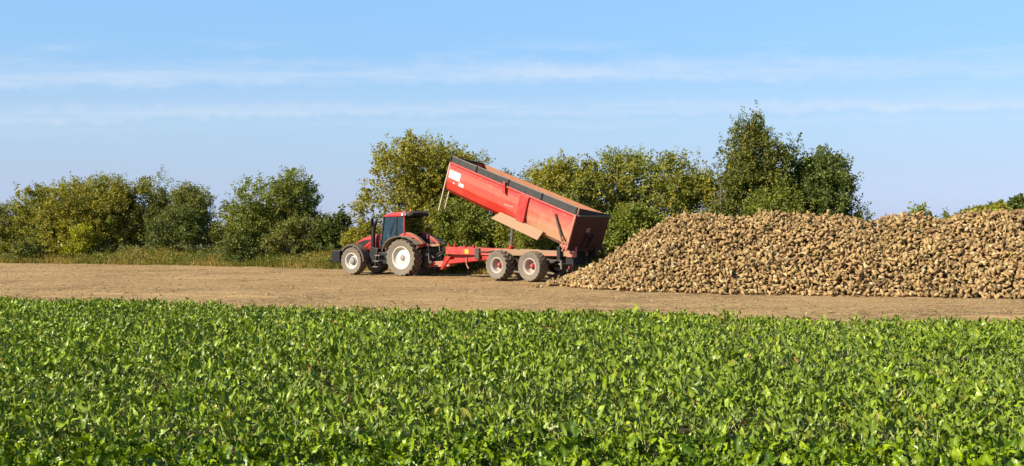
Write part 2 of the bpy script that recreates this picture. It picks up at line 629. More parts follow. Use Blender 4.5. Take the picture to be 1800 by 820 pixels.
FIELD_ANG = math.atan2(-7.3, 27.5)
M["soil"] = soil_mat("dry_tilled_soil", (0.385, 0.245, 0.108), (0.49, 0.322, 0.148), (0.12, 0.080, 0.036), FIELD_ANG)
M["ground"] = soil_mat("field_earth", (0.15, 0.14, 0.045), (0.19, 0.17, 0.06), (0.09, 0.09, 0.03), FIELD_ANG)
M["shade_soil"] = soil_mat("soil_with_shade_colour", (0.07, 0.045, 0.022), (0.09, 0.06, 0.03), (0.04, 0.028, 0.014), FIELD_ANG)  # soil coloured darker to carry the shade under leaves and between beets
M["crop"] = leafy("sugar_beet_leaf", 0.17, 0.30, 0.18)
M["foliage"] = leafy("hedge_leaf", 0.28, 0.5, 0.3)
M["grass"] = leafy("verge_grass", 0.35, 0.6, 0.2)

m = Mat("bark")
v = m.coord("Object", (6, 6, 1.5))
n = m.noise(v, 2.0, 5, 0.7)
m.base(m.mix(m.rng(n, 0.3, 0.7), (0.10, 0.075, 0.05), (0.30, 0.25, 0.19)), 0.9, 0, 0.2)
m.bump(n, 0.6, 0.02)
M["bark"] = m.m

m = Mat("sugar_beet_skin")
at = m.node("ShaderNodeAttribute", attribute_name="Col")
v = m.coord()
n1 = m.noise(v, 9.0, 5, 0.7)
n2 = m.noise(v, 40.0, 3, 0.7)
c = m.mix(m.math("MULTIPLY", m.rng(n1, 0.42, 0.66), 0.65), at.outputs["Color"], (0.15, 0.085, 0.034))
c = m.mix(m.math("MULTIPLY", m.rng(n2, 0.5, 0.75), 0.35), c, (0.20, 0.125, 0.055))
m.base(c, 0.8, 0, 0.25)
m.bump(n2, 0.35, 0.01)
M["beet"] = m.m

# ------------------------------------------------------------------ ground
EDGE_U = [(-500, 33.5), (0, 30.8), (300, 28.6), (600, 26.3), (900, 25.3), (1200, 24.4), (1500, 23.4), (1800, 23.2), (2300, 22.6)]
EDGE = np.array([(wx(u, d * 1.075), d * 1.075) for u, d in EDGE_U])
VERGE_U = [(-300, 78), (0, 70.6), (300, 66.3), (580, 60.5), (770, 54.8), (900, 52.6), (1100, 50.8), (1400, 49.5), (1900, 48.5), (2600, 48)]
VERGE = np.array([(wx(u, d), d) for u, d in VERGE_U])


def edge_y(x):
    return np.interp(x, EDGE[:, 0], EDGE[:, 1])


def verge_y(x):
    return np.interp(x, VERGE[:, 0], VERGE[:, 1])


def soil_h(x, y):
    ca, sa = math.cos(FIELD_ANG), math.sin(FIELD_ANG)
    s, t = x * ca + y * sa, -x * sa + y * ca
    h = 0.020 * vnoise(s * 0.15, t * 1.6, 1) + 0.016 * vnoise(s * 0.8, t * 2.7, 2) + 0.016 * vnoise(s * 2.7, t * 4.1, 3)
    for t0, dep in ((30.6, 0.05), (32.4, 0.05), (36.2, 0.035), (38.0, 0.035), (43.6, 0.05), (45.4, 0.05)):
        q = t - t0 - 0.35 * vnoise(s * 0.07, s * 0 + t0, 7)
        h = h - dep * np.exp(-(q / 0.26) ** 2) + 0.45 * dep * np.exp(-((np.abs(q) - 0.48) / 0.16) ** 2)
    return h - 0.02


def verge_h(x, y):
    d = y - verge_y(x)
    h = 0.75 * smooth(-0.3, 5.0, d) + 0.12 * vnoise(x * 0.5, y * 0.5, 5) * smooth(0, 2, d)
    return h - 0.06 * (1 - smooth(-0.5, 0.3, d))


def sheet(name, xs, ys, zf, mat, mask=None):
    X, Y = np.meshgrid(xs, ys)
    Z = zf(X, Y)
    nx, ny = len(xs), len(ys)
    i = np.arange(nx * ny).reshape(ny, nx)
    F = np.stack([i[:-1, :-1], i[:-1, 1:], i[1:, 1:], i[1:, :-1]], -1).reshape(-1, 4)
    if mask is not None:
        k = mask(X, Y)
        k = (k[:-1, :-1] | k[:-1, 1:] | k[1:, 1:] | k[1:, :-1]).ravel()
        F = F[k]
    V = np.stack([X, Y, Z], -1).reshape(-1, 3)
    used = np.zeros(len(V), bool)
    used[F.ravel()] = True
    remap = np.cumsum(used) - 1
    return np_mesh(name, V[used], remap[F], mat, smooth_=True)


g = MB()
g.add([(-4000, -400, -0.22), (4000, -400, -0.22), (4000, 5000, -0.22), (-4000, 5000, -0.22)], [(0, 1, 2, 3)])
props(g.build("ground", M["ground"]), kind="structure")
o = link("harvested_soil", sheet("harvested_soil", np.arange(-48, 42, 0.26), np.arange(22, 82, 0.24), soil_h, M["soil"],
         lambda X, Y: (Y > edge_y(X) - 1.5) & (Y < verge_y(X) + 1.0)))
props(o, kind="structure")
o = link("beet_field_soil", sheet("beet_field_soil", np.arange(-28, 26, 0.5), np.arange(2, 34, 0.5), lambda X, Y: -0.05 + 0.02 * vnoise(X * 1.3, Y * 1.3, 9), M["shade_soil"],
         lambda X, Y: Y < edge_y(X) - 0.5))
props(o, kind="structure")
o = link("verge_bank", sheet("verge_bank", np.arange(-70, 60, 0.6), np.arange(44, 110, 0.6), verge_h, M["ground"],
         lambda X, Y: (Y > verge_y(X) - 0.4)))
props(o, kind="structure")

# ------------------------------------------------------------------ foliage generators


def norm(a):
    return a / np.maximum(np.linalg.norm(a, axis=-1, keepdims=True), 1e-9)


def leaf_cards(P, D, N, L, W, C):
    """folded diamond leaves: base P, direction D, normal N, length L, width W, colour C -> verts, tris, colours"""
    S = norm(np.cross(D, N))
    N = np.cross(S, D)
    L, W = L[:, None], W[:, None]
    a = P
    b = P + D * L * 0.45 + S * W * 0.5 + N * W * 0.18
    c = P + D * L
    d = P + D * L * 0.45 - S * W * 0.5 + N * W * 0.18
    V = np.stack([a, b, c, d], 1).reshape(-1, 3)
    i = np.arange(len(P))[:, None] * 4
    F = np.concatenate([i + np.array([0, 1, 2]), i + np.array([0, 2, 3])], 0)
    return V, F, np.repeat(C, 4, 0)


PAL = {  # two foliage hues and an autumn hue with its share
    "olive": ((0.085, 0.105, 0.016), (0.215, 0.215, 0.028), (0.36, 0.26, 0.03), 0.14),
    "yellow": ((0.105, 0.115, 0.014), (0.265, 0.235, 0.026), (0.34, 0.27, 0.03), 0.18),
    "green": ((0.070, 0.095, 0.013), (0.180, 0.195, 0.026), (0.30, 0.25, 0.03), 0.06),
    "dark": ((0.040, 0.058, 0.012), (0.112, 0.130, 0.022), (0.22, 0.20, 0.05), 0.04),
    "grey": ((0.075, 0.090, 0.018), (0.180, 0.180, 0.034), (0.28, 0.22, 0.05), 0.08),
    "lime": ((0.20, 0.23, 0.015), (0.36, 0.36, 0.02), (0.45, 0.36, 0.02), 0.2),
    "birch": ((0.056, 0.070, 0.012), (0.140, 0.145, 0.020), (0.28, 0.20, 0.03), 0.07),
}


def crown_mesh(name, rx, ry, z0, z1, nlobe, dens, pal, leaf, up=0.55, shoots=12, seed=0, taper=0.0, foot=0.02, ragged=1.0, lean=0.0, boxy=3.0):
    """foliage as thousands of leaves on short twigs that fill overlapping lobes inside an egg-shaped envelope"""
    g = np.random.default_rng(seed)
    H = z1 - z0
    cz = (z0 + z1) / 2
    # lobes
    u = norm(g.normal(size=(nlobe, 3)))
    rr = g.random(nlobe)[:, None] ** 0.36 * 0.74
    lc = u * rr
    lr = 0.30 + 0.22 * g.random(nlobe)
    lr *= 1.05 - 0.25 * rr[:, 0]
    area = 2 * math.pi * ((rx * ry) ** 0.8 + (rx * H / 2) ** 0.8 + (ry * H / 2) ** 0.8) / 1.5
    nsp = int(area * dens * 2.35)
    k = g.choice(nlobe, nsp, p=lr ** 2 / (lr ** 2).sum())
    d = norm(g.normal(size=(nsp, 3)) + lc[k] * 1.0 + np.array([0, 0, 0.15]))
    r_ = g.random(nsp) ** 0.38
    p = lc[k] + d * (lr[k] * r_)[:, None]
    q = np.linalg.norm(p, axis=1)
    p = p / np.maximum(1.0, q / 1.04)[:, None]
    p = p * (np.abs(p / np.maximum(np.linalg.norm(p, axis=1), 1e-6)[:, None]) ** boxy).sum(1)[:, None] ** (-1.0 / boxy)
    p[:, 2] = np.clip(p[:, 2], -1, 1.06)
    tz = p[:, 2]
    sc = 1.0 - taper * np.clip(tz, 0, 1) ** 1.3
    # fill the foot: crowns of a hedge reach the ground, so the lower half keeps its width
    sc = sc * np.where(tz < 0, (1.0 - (0.95 * np.clip(tz, -1, 0)) ** 2) ** -0.46, 1.0)
    P = np.stack([p[:, 0] * rx * sc + lean * (tz + 1), p[:, 1] * ry * sc, cz + tz * H / 2], 1)
    P[:, :2] += (0.25 * ragged) * np.stack([vnoise(P[:, 2] * 1.1, P[:, 0] * 0.9, seed + 1), vnoise(P[:, 2] * 1.1, P[:, 1] * 0.9, seed + 2)], 1)
    A = norm(d * np.array([1, 1, 0.6]) + np.array([0, 0, up]) + g.normal(size=(nsp, 3)) * 0.35)
    SL = (0.30 + 0.38 * g.random(nsp)) * ragged
    NL = np.full(nsp, 19)
    # long bare-ish shoots above the outline
    if shoots:
        t = g.choice(np.argsort(-P[:, 2] + 0.5 * np.abs(P[:, 0] / rx))[: max(shoots * 12, nsp // 6)], shoots)
        A[t] = norm(np.array([0, 0, 1.0]) + g.normal(size=(shoots, 3)) * 0.28)
        SL[t] = 0.6 + 0.6 * g.random(shoots)
        NL[t] = 26
    idx = np.repeat(np.arange(nsp), NL)
    n = len(idx)
    s = g.random(n) ** 0.8
    off = norm(g.normal(size=(n, 3)))
    LP = P[idx] + A[idx] * (s * SL[idx])[:, None] + off * (0.10 + 0.05 * g.random(n))[:, None] * (1.15 - 0.6 * s)[:, None]
    LD = norm(A[idx] * 0.5 + off * 0.9 + g.normal(size=(n, 3)) * 0.35 + np.array([0, 0, -0.15]))
    LN = norm(g.normal(size=(n, 3)) * 0.75 + np.array([0, 0, 0.6]) + d[idx] * 0.7)
    a, b, y, ys = (np.array(c) if not isinstance(c, float) else c for c in PAL[pal])
    tone = np.clip(0.5 + 0.28 * g.normal(size=nsp), 0, 1)[idx] * 0.6 + g.random(n) * 0.4
    C = (a + (b - a) * tone[:, None]) * 1.26
    patch = 0.5 + 0.5 * vnoise(LP[:, 0] * 0.8 + seed, LP[:, 2] * 0.8, seed + 5)
    isy = g.random(n) < ys * (0.35 + 1.3 * patch)
    C[isy] = y * (0.6 + 0.5 * g.random(isy.sum()))[:, None]
    LL = leaf * 1.09 * (0.7 + 0.6 * g.random(n)) * np.where(r_ < 0.72, 1.55, 1.0)[idx]
    V, F, CC = leaf_cards(LP, LD, LN, LL, LL * 0.68, C)
    keep = V[:, 2].reshape(-1, 4).min(1) > foot
    if not keep.all():
        kk = np.where(keep)[0]
        V = V.reshape(-1, 4, 3)[kk].reshape(-1, 3)
        CC = CC.reshape(-1, 4, 3)[kk].reshape(-1, 3)
        i = np.arange(len(kk))[:, None] * 4
        F = np.concatenate([i + np.array([0, 1, 2]), i + np.array([0, 2, 3])], 0)
    return np_mesh(name, V, F, M["foliage"], CC)


def limbs(mb, g, h0, h1, rx, r0, nst, lean=0.0, nb=5):
    """tapered stems from the foot, each with a few limbs that end inside the crown"""
    for s in range(nst):
        a = g.random() * 6.28
        sp = (0.15 + 0.5 * g.random()) * rx * (0.0 if nst == 1 else 1.0)
        top = Vector((math.cos(a) * sp + lean * 1.4, math.sin(a) * sp * 0.6, h1 * (0.72 + 0.2 * g.random())))
        foot = Vector((math.cos(a) * 0.12 * (nst > 1), math.sin(a) * 0.12 * (nst > 1), -0.3))
        pts = []
        for i in range(6):
            t = i / 5
            p = foot.lerp(top, t)
            p.x += 0.10 * math.sin(t * 5 + s) * t
            p.y += 0.08 * math.cos(t * 4 + s) * t
            pts.append(p)
        mb.tube(pts, [r0 * (1.05 - 0.85 * i / 5) for i in range(6)], 6)
        for b in range(nb):
            t = 0.25 + 0.6 * (b + g.random() * 0.6) / nb
            i = min(int(t * 5), 4)
            p = pts[i].lerp(pts[i + 1], t * 5 - i)
            aa = g.random() * 6.28
            ln = rx * (0.45 + 0.4 * g.random()) * (1.1 - 0.5 * t)
            q = p + Vector((math.cos(aa) * ln, math.sin(aa) * ln * 0.7, ln * (0.5 + 0.5 * g.random())))
            mid = p.lerp(q, 0.5) + Vector((0, 0, -0.06 * ln))
            rb = r0 * (1.05 - 0.85 * t) * 0.6
            mb.tube([p, mid, q], [rb, rb * 0.65, rb * 0.25], 5)


def woody(name, cat, label, u, d, wpx, vtop, pal, z0=0.0, depth=0.85, nlobe=24, dens=8.2, leaf=0.108, shoots=12, taper=0.05, stems=4, r0=0.06, ragged=1.0, lean=0.0, up=0.55, group=None, seed=None, boxy=3.0, foot=0.02):
    x = wx(u, d)
    zt = wz(vtop, d)
    rx = wpx * d / FPX / 2
    ry = rx * depth
    sd = seed if seed is not None else int(u * 7 + d * 13) % 9973
    gz = float(verge_h(np.array([x]), np.array([d]))[0]) if d < 100 else -0.2
    gz = max(gz, -0.2)
    root = empty(name, (x, d, gz), 0, label, cat, group)
    H = zt - gz - 0.12 * ragged
    me = crown_mesh("crown", rx * 0.93, ry, z0, H, nlobe, dens, pal, leaf, up, shoots, sd, taper, foot, ragged, lean, boxy)
    link("crown", me, root)
    mb = MB()
    limbs(mb, np.random.default_rng(sd + 1), z0, H, rx, r0, stems, lean)
    mb.build("trunk" if cat == "tree" else "stem", M["bark"], root)
    return root


# ------------------------------------------------------------------ trailer


def tyre_mesh(name, r, wd, rim_r, nlug, lug_h, lug_w, mats, style="chevron", wear=0.0):
    """tyre turned about the y axis, outer face at +wd/2; lugs pushed out of the tread itself"""
    h = wd / 2
    rt = r - lug_h
    nt = 20
    prof = []
    for t in np.linspace(0, 1, 7):                       # inner bead -> inner shoulder
        a = t * math.pi / 2
        prof.append((rim_r + (rt - 0.03 - rim_r) * math.sin(a) ** 0.9, -h * (0.80 + 0.20 * math.sin(min(1, t * 1.3) * math.pi / 2)), 0))
    for t in np.linspace(-1, 1, nt):
        prof.append((rt - 0.045 * abs(t) ** 3, h * t * 0.985, 1))
    for t in np.linspace(1, 0, 7):
        a = t * math.pi / 2
        prof.append((rim_r + (rt - 0.03 - rim_r) * math.sin(a) ** 0.9, h * (0.80 + 0.20 * math.sin(min(1, t * 1.3) * math.pi / 2)), 2))
    n = nlug * 12
    th = np.arange(n) * 2 * math.pi / n
    V = np.zeros((len(prof), n, 3))
    LUG = np.zeros((len(prof), n))
    for i, (pr, py, kind) in enumerate(prof):
        rad = np.full(n, pr)
        if kind == 1 or (kind in (0, 2) and pr > rt - 0.10):
            t = py / h
            side = 1 if t > 0 else -1
            ph = th * nlug / (2 * math.pi) + 0.62 * abs(t) + (0.5 if side > 0 else 0.0)
            f = np.abs((ph % 1.0) - 0.5) * 2            # 0 in the middle of a lug
            on = np.clip((lug_w - f) / 0.16, 0, 1)
            if style == "block":
                on = on * (1.0 if (abs(t) < 0.42 or abs(t) > 0.52) else 0.3)
            LUG[i] = on
            lo = 1.0 if abs(t) > 0.06 else 0.5
            fall = 1.0 if kind == 1 else max(0.0, 1 - (rt - pr) / 0.10) * 0.7
            rad = rad + lug_h * on * lo * fall * (1 - wear)
            rad = rad + wear * 0.006 * np.sin(th * 37 + py * 40)
        V[i, :, 0], V[i, :, 1], V[i, :, 2] = rad * np.cos(th), py, rad * np.sin(th)
    m_ = len(prof)
    i = np.arange(m_ * n).reshape(m_, n)
    j = np.roll(i, -1, 1)
    F = np.stack([i[:-1], i[1:], j[1:], j[:-1]], -1).reshape(-1, 4)
    me = np_mesh(name, V.reshape(-1, 3), F, mats[0])
    me.materials.append(mats[1])
    kinds = np.array([p[2] for p in prof])
    side = ((kinds[:-1] != 1) & (kinds[1:] != 1)).repeat(n) | (LUG[:-1] > 0.6).ravel()
    me.polygons.foreach_set("material_index", side.astype(np.int32))
    return me


def rim_prof(rr, h, dish, lip=0.025):
    """from the outer lip, down the barrel to the dished centre"""
    return [(rr + 0.012, h), (rr + 0.012, h + 0.012), (rr - lip, h + 0.012), (rr - lip - 0.012, h - 0.02), (rr - 0.06, h - 0.03), (rr - 0.075, h - dish * 0.55),
            (rr * 0.80, h - dish * 0.75), (rr * 0.70, h - dish), (rr * 0.42, h - dish * 0.92), (rr * 0.36, h - dish * 0.80), (0, h - dish * 0.80)]


def wheel(parent, pos, r, wd, rim_r, dish, tyre_me, rim_m, hub_m, hub_r, hub_out, side, nbolt=8, spin=0.0):
    root = empty("wheel", pos)
    root.parent = parent
    if side < 0:
        root.rotation_euler = (0, 0, math.pi)
    t = link("tyre", tyre_me, root)
    t.rotation_euler = (0, spin, 0)
    h = wd / 2 * 0.80
    MB().lathe(rim_prof(rim_r, h, dish) + [], 48).build("rim", rim_m, root, smooth_=True)
    c = h - dish * 0.80
    hb = MB().lathe([(hub_r * 1.5, c), (hub_r * 1.5, c + 0.02), (hub_r, c + 0.025), (hub_r * 0.95, c + hub_out * 0.9), (hub_r * 0.75, c + hub_out), (0, c + hub_out)], 24)
    for k in range(nbolt):
        a = 2 * math.pi * k / nbolt
        x, z = hub_r * 1.28 * math.cos(a), hub_r * 1.28 * math.sin(a)
        hb.lathe([(0.022, c + 0.015), (0.022, c + 0.05), (0, c + 0.05)], 6, (x, 0, z))
    hb.build("hub", hub_m, root, smooth_=True)
    return root


TH = R(138.0)
TRL = empty("tipping_trailer", (3.283, 45.262, 0), TH,
            "red tipping trailer with its box raised, unloading beets onto the heap", "trailer")


def build_trailer():
    T = TRL
    # ---- chassis (level)
    ch = MB()
    for s in (-1, 1):
        ch.prism([(8.5, 1.14), (8.5, 1.52), (6.2, 1.46), (0.15, 1.42), (0.15, 1.18), (4.6, 1.15), (6.2, 1.13)], s * 0.45 - 0.06, s * 0.45 + 0.06)
    for x in (8.42, 6.0, 4.9, 3.3, 1.5):
        ch.box((x - 0.06, -0.395, 1.12), (x + 0.06, 0.395, 1.38))
    ch.build("chassis", M["chassis"], T, 0.012)
    MB().prism([(8.46, 0.62), (8.46, 1.137), (5.6, 1.127), (5.7, 1.02)], -0.24, 0.24).build("drawbar_brace", M["red"], T, 0.015)
    for s in (-1, 1):
        MB().bar((8.5, s * 0.36, 0.74), (5.2, s * 0.40, 1.06), 0.10, 0.20).build("drawbar_beam", M["red"], T, 0.012)
    # tongue: swings out to the hitch of the tractor
    tg = MB()
    tg.bar((8.40, 0.14, 0.66), (10.0, 0.33, 0.57), 0.46, 0.29)
    tg.build("drawbar", M["pink_dusty"], T, 0.015)
    MB().prism([(9.36, 0.50), (9.60, 0.50), (9.50, 0.67), (9.26, 0.70), (9.40, 0.60)], 0.5125, 0.5185).build("drawbar_mark", M["red_mark"], T)
    MB().prism([(8.80, 0.35), (8.94, 0.35), (8.62, 1.02), (8.20, 1.02)], 0.20, 0.46).build("drawbar_bracket", M["red"], T, 0.01)
    MB().prism([(6.86, 1.19), (7.12, 1.19), (7.12, 1.40), (6.86, 1.40)], 0.512, 0.522).build("reflector_plate", M["yellow"], T)
    pb = MB().box((6.05, 0.40, 0.92), (6.35, 0.62, 1.47))
    pb.build("valve_block", M["frame_dark"], T, 0.02)
    hs = MB()
    hs.tube([(6.1, 0.56, 1.33), (5.6, 0.57, 1.31), (5.1, 0.56, 1.36)], 0.028, 7)
    hs.build("hydraulic_hose", M["frame_dark"], T, smooth_=True)
    for x, hh in ((6.6, 0.22), (7.9, 0.30), (8.35, 0.25), (7.2, 0.14)):
        MB().box((x - 0.05, 0.36, 1.47), (x + 0.05, 0.48, 1.50 + hh * 0.6)).build("chassis_bracket", M["red"], T, 0.01)
    MB().tube([(7.05, 0.47, 1.0), (7.05, 0.47, 0.66), (6.9, 0.47, 0.45)], 0.035, 8).build("parking_stand", M["pink_dusty"], T, smooth_=True)
    # suspension and axles
    su = MB()
    for s in (-1, 1):
        su.prism([(1.2, 0.98), (5.4, 0.98), (5.2, 0.86), (4.35, 0.74), (3.5, 0.86), (3.32, 0.98), (3.1, 0.86), (2.28, 0.74), (1.4, 0.86)], s * 0.45 - 0.07, s * 0.45 + 0.07)
        su.box((3.2, s * 0.45 - 0.09, 0.85), (3.45, s * 0.45 + 0.09, 1.12))
    su.build("suspension", M["frame_dark"], T, 0.01)
    for x in (4.35, 2.28):
        MB().tube([(x, -1.0, 0.69), (x, 1.0, 0.69)], 0.085, 10).build("axle", M["frame_dark"], T, smooth_=True)
    # wheels
    r, wd = 0.715, 0.60
    chunky = tyre_mesh("chunky_tyre", r, wd, 0.375, 18, 0.05, 0.62, (M["tyre"], M["tyre_side"]))
    muddy = tyre_mesh("muddy_tyre", r, wd, 0.375, 22, 0.03, 0.7, (M["tyre_mud"], M["tyre_side"]), "block", 0.35)
    for x, me in ((4.35, chunky), (2.28, muddy)):
        for s in (1, -1):
            wheel(T, (x, s * 0.92, r - 0.02), r, wd, 0.375, 0.30, me, M["trailer_rim"], M["hub_red"], 0.095, 0.14, s, 8, random.random())
    # rear end: hinge brackets, bumper, lights
    for s in (-1, 1):
        MB().prism([(-0.12, 1.15), (0.42, 1.15), (0.42, 1.43), (0.12, 1.62), (-0.12, 1.62)], s * 0.72 - 0.05, s * 0.72 + 0.05).build("hinge_bracket", M["pink_dusty"] if s > 0 else M["black"], T, 0.012)  # far bracket coloured black in place of the shadow under the tailgate
    bp = MB().bar((0.15, -1.05, 0.56), (0.15, 1.05, 0.56), 0.10, 0.12)
    bp.build("bumper_bar", M["frame_dark"], T, 0.012)
    for s in (-1, 1):
        MB().box((0.12, s * 0.6 - 0.05, 0.6), (0.2, s * 0.6 + 0.05, 1.16)).build("bumper_hanger", M["black"], T, 0.01)
        MB().box((0.07, s * 0.86 - 0.14, 0.64), (0.13, s * 0.86 + 0.14, 0.76)).build("tail_light", M["hub_red"], T, 0.01)
    MB().box((0.24, -0.39, 0.8), (1.0, 0.39, 1.40)).build("rear_crossmember", M["black"], T, 0.02)  # black here stands in for the shadow below the tailgate
    MB().box((0.85, 0.52, 1.05), (1.05, 0.70, 1.62)).build("locking_arm", M["black"], T, 0.015)
    MB().bar((1.0, 0.60, 1.24), (2.2, 0.60, 1.22), 0.05, 0.10).build("side_rail", M["pink_dusty"], T, 0.008)
    MB().tube([(0.75, 0.75, 0.98), (0.72, 0.75, 0.60)], 0.05, 8).build("brake_cylinder", M["grey"], T, smooth_=True)

    # ---- tilted box: everything below sits in the tilted frame of the hinge
    PH = R(19.4)
    rot = Matrix.Rotation(-PH, 4, "Y")
    off = Matrix.Translation((0, 0, 1.47))
    BM = off @ rot
    made = []

    def tip(o):
        o.matrix_local = BM
        made.append(o)
        return o

    L = 8.42

    def hz(x, side):                                    # wall top at x
        return 1.64 - 0.06 * x / L if side > 0 else 1.66 - 0.10 * x / L

    # outer profile of the box in y,z (half): bottom, slanted facets, vertical, rolled top rail
    def section(x, inner=False):
        k = 0.04 if inner else 0.0
        P = []
        for s in (1, -1):
            t = hz(x, s)
            half = [(0.0, 0.0 + k), (0.78 - k, 0.0 + k), (1.06 - k, 0.20 + k * 0.6), (1.155 - k, 0.58), (1.19 - k, 0.98), (1.20 - k, 1.30), (1.20 - k, t)]
            P.append([(s * a, b) for a, b in half])
        return P[0], P[1]

    sh = MB()
    xs = [0.06, L * 0.33, L * 0.66, L]
    rings = []
    for x in xs:
        a, b = section(x)
        ai, bi = section(x, True)
        loop = list(reversed(a)) + b[1:] + list(reversed(bi)) + ai[1:]
        rings.append([(x, y, z) for y, z in loop])
    n = len(rings[0])
    outer_n = 13
    sh.loft(rings, cap=False)
    # end strips closing the wall thickness
    for ri in (0, len(rings) - 1):
        base = ri * n
        o_idx = [base + i for i in range(outer_n)]
        i_idx = [base + n - 1 - i for i in range(n - outer_n)]
        m_ = min(len(o_idx), len(i_idx))
        for i in range(m_ - 1):
            sh.f.append((o_idx[i], o_idx[i + 1], i_idx[i + 1], i_idx[i]))
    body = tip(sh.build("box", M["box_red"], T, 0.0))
    body.data.materials.append(M["inner"])
    # inside faces: rusty and scraped
    mi = []
    for p in body.data.polygons:
        vi = [v_ % n for v_ in p.vertices]
        mi.append(1 if all(v_ >= outer_n or v_ in (0, outer_n - 1) for v_ in vi) and sum(v_ >= outer_n for v_ in vi) >= 2 else 0)
    body.data.polygons.foreach_set("material_index", mi)
    # front bulkhead
    fp = MB()
    a, b = section(L)
    loop = list(reversed(a)) + b[1:]
    loop = [(y * 0.999, z) for y, z in loop]
    vs = [(L - 0.07, y, z) for y, z in loop] + [(L + 0.015, y, z) for y, z in loop]
    k = len(loop)
    fp.add(vs, [tuple(range(k)), tuple(reversed(range(k, 2 * k)))] + [(i, i + k, (i + 1) % k + k, (i + 1) % k) for i in range(k)])
    tip(fp.build("front_wall", M["red"], T))
    # rails, rib, posts
    tip(MB().bar((0.0, 1.235, 1.585), (L, 1.235, 1.525), 0.07, 0.10).build("top_rail", M["red"], T, 0.02))
    tip(MB().bar((0.0, -1.235, 1.60), (L, -1.235, 1.50), 0.07, 0.10).build("top_rail", M["red"], T, 0.02))
    for s in (1, -1):
        rb = MB()
        rb.add([(3.36, s * 1.075, 0.19), (2.86, s * 1.075, 0.19), (2.86, s * 1.275, 0.30), (3.36, s * 1.275, 0.30),
                (3.46, s * 1.195, 1.53), (2.90, s * 1.195, 1.53), (2.90, s * 1.285, 1.53), (3.46, s * 1.285, 1.53)],
               [(0, 1, 2, 3), (4, 7, 6, 5), (0, 4, 5, 1), (1, 5, 6, 2), (2, 6, 7, 3), (3, 7, 4, 0)])
        tip(rb.build("side_rib", M["red"], T, 0.015))
        tip(MB().bar((0.07, s * 1.225, -0.02), (0.07, s * 1.225, 1.66), 0.10, 0.12, up=(1, 0, 0)).build("rear_post", M["pink_dusty"], T, 0.015))
        # dust-caked guard plate over the wheels
        gd = MB()
        pl = [(4.42, 0.30), (1.60, 0.33), (1.82, -0.17), (4.90, -0.17)]
        gd.prism(pl, s * 1.18, s * 1.22)
        gd.box((1.86, min(s * 0.75, s * 1.178), -0.165), (4.82, max(s * 0.75, s * 1.178), -0.13))
        tip(gd.build("wheel_guard", M["guard"], T, 0.008))
        # tailgate ram and lever
        tip(MB().tube([(1.16, s * 1.27, 1.32), (0.36, s * 1.27, 0.32)], 0.05, 10).build("tailgate_ram", M["grey"] if s < 0 else M["frame_dark"], T, smooth_=True))
        lv = MB()
        lv.bar((0.42, s * 1.27, 0.50), (0.28, s * 1.27, 0.02), 0.05, 0.07)
        lv.bar((0.10, s * 1.28, 0.36), (0.24, s * 1.28, -0.12), 0.05, 0.07)
        lv.bar((0.44, s * 1.27, 0.10), (-0.02, s * 1.27, 0.16), 0.05, 0.09)
        tip(lv.build("hinge_lever", M["pink_dusty"], T, 0.01))
    tip(MB().prism([(4.62, 1.76), (4.48, 1.76), (4.36, 1.42), (4.30, 1.26), (4.44, 1.22), (4.52, 1.36)], 1.27, 1.36).build("cover_hook", M["red"], T, 0.015))
    # dark extension boards along the left wall, each between posts
    seams = [0.10, 2.21, 4.38, 6.58, L]
    for x0, x1 in zip(seams[:-1], seams[1:]):
        h0, h1 = 1.64 - 0.06 * x0 / L, 1.64 - 0.06 * x1 / L
        t0, t1 = h0 + 0.335 - 0.055 * x0 / L, h1 + 0.335 - 0.055 * x1 / L
        tip(MB().prism([(x0 + 0.045, h0), (x1 - 0.045, h1), (x1 - 0.045, t1), (x0 + 0.045, t0)], 1.185, 1.215).build("extension_board", M["ext"], T, 0.004))
    for x0 in seams:
        h0 = 1.64 - 0.06 * x0 / L
        t0 = h0 + 0.35 - 0.055 * x0 / L
        tip(MB().box((x0 - 0.04, 1.18, h0 - 0.06), (x0 + 0.04, 1.262, t0)).build("extension_post", M["black"], T, 0.008))
    tip(MB().bar((0.06, 1.20, 1.985), (L, 1.20, 1.865), 0.05, 0.035).build("extension_lip", M["grey"], T, 0.006))
    # wedge-shaped extension boards at the rear and the front
    for x, nm in ((-0.02, "rear_extension"), (L - 0.02, "front_extension")):
        t1 = 1.98 if x < 1 else 1.85
        wgd = MB()
        b0 = 1.66 if x < 1 else 1.56
        wgd.add([(x, 1.18, b0), (x, -1.2, b0 + 0.0), (x, -1.2, b0 + 0.05), (x, 1.18, t1), (x + 0.04, 1.18, b0), (x + 0.04, -1.2, b0), (x + 0.04, -1.2, b0 + 0.05), (x + 0.04, 1.18, t1)],
                [(0, 1, 2, 3), (7, 6, 5, 4), (0, 4, 5, 1), (1, 5, 6, 2), (2, 6, 7, 3), (3, 7, 4, 0)])
        tip(wgd.build(nm, M["ext"], T, 0.005))
    # tailgate
    tg = MB().prism([(-0.03, 0.0), (0.05, 0.0), (0.05, 1.65), (-0.03, 1.65)], -1.2, 1.165)
    tip(tg.build("tailgate", M["tailgate"], T, 0.01))
    tip(MB().box((-0.075, -1.2, 1.60), (-0.0305, 1.165, 1.68)).build("tailgate_rim", M["grey"], T, 0.01))
    tip(MB().box((-0.07, -1.2, -0.02), (-0.0305, 1.165, 0.07)).build("tailgate_rim", M["tailgate"], T, 0.01))
    for y0, y1 in ((0.35, 0.18), (-0.08, -0.28)):
        tip(MB().bar((-0.055, y0, 0.15), (-0.055, y1, 0.78), 0.05, 0.05, up=(0, 1, 0)).build("tailgate_brace", M["black"], T, 0.006))
    tip(MB().bar((-0.05, 0.30, 0.78), (-0.05, -0.30, 0.52), 0.04, 0.04, up=(1, 0, 0)).build("tailgate_brace", M["black"], T, 0.006))
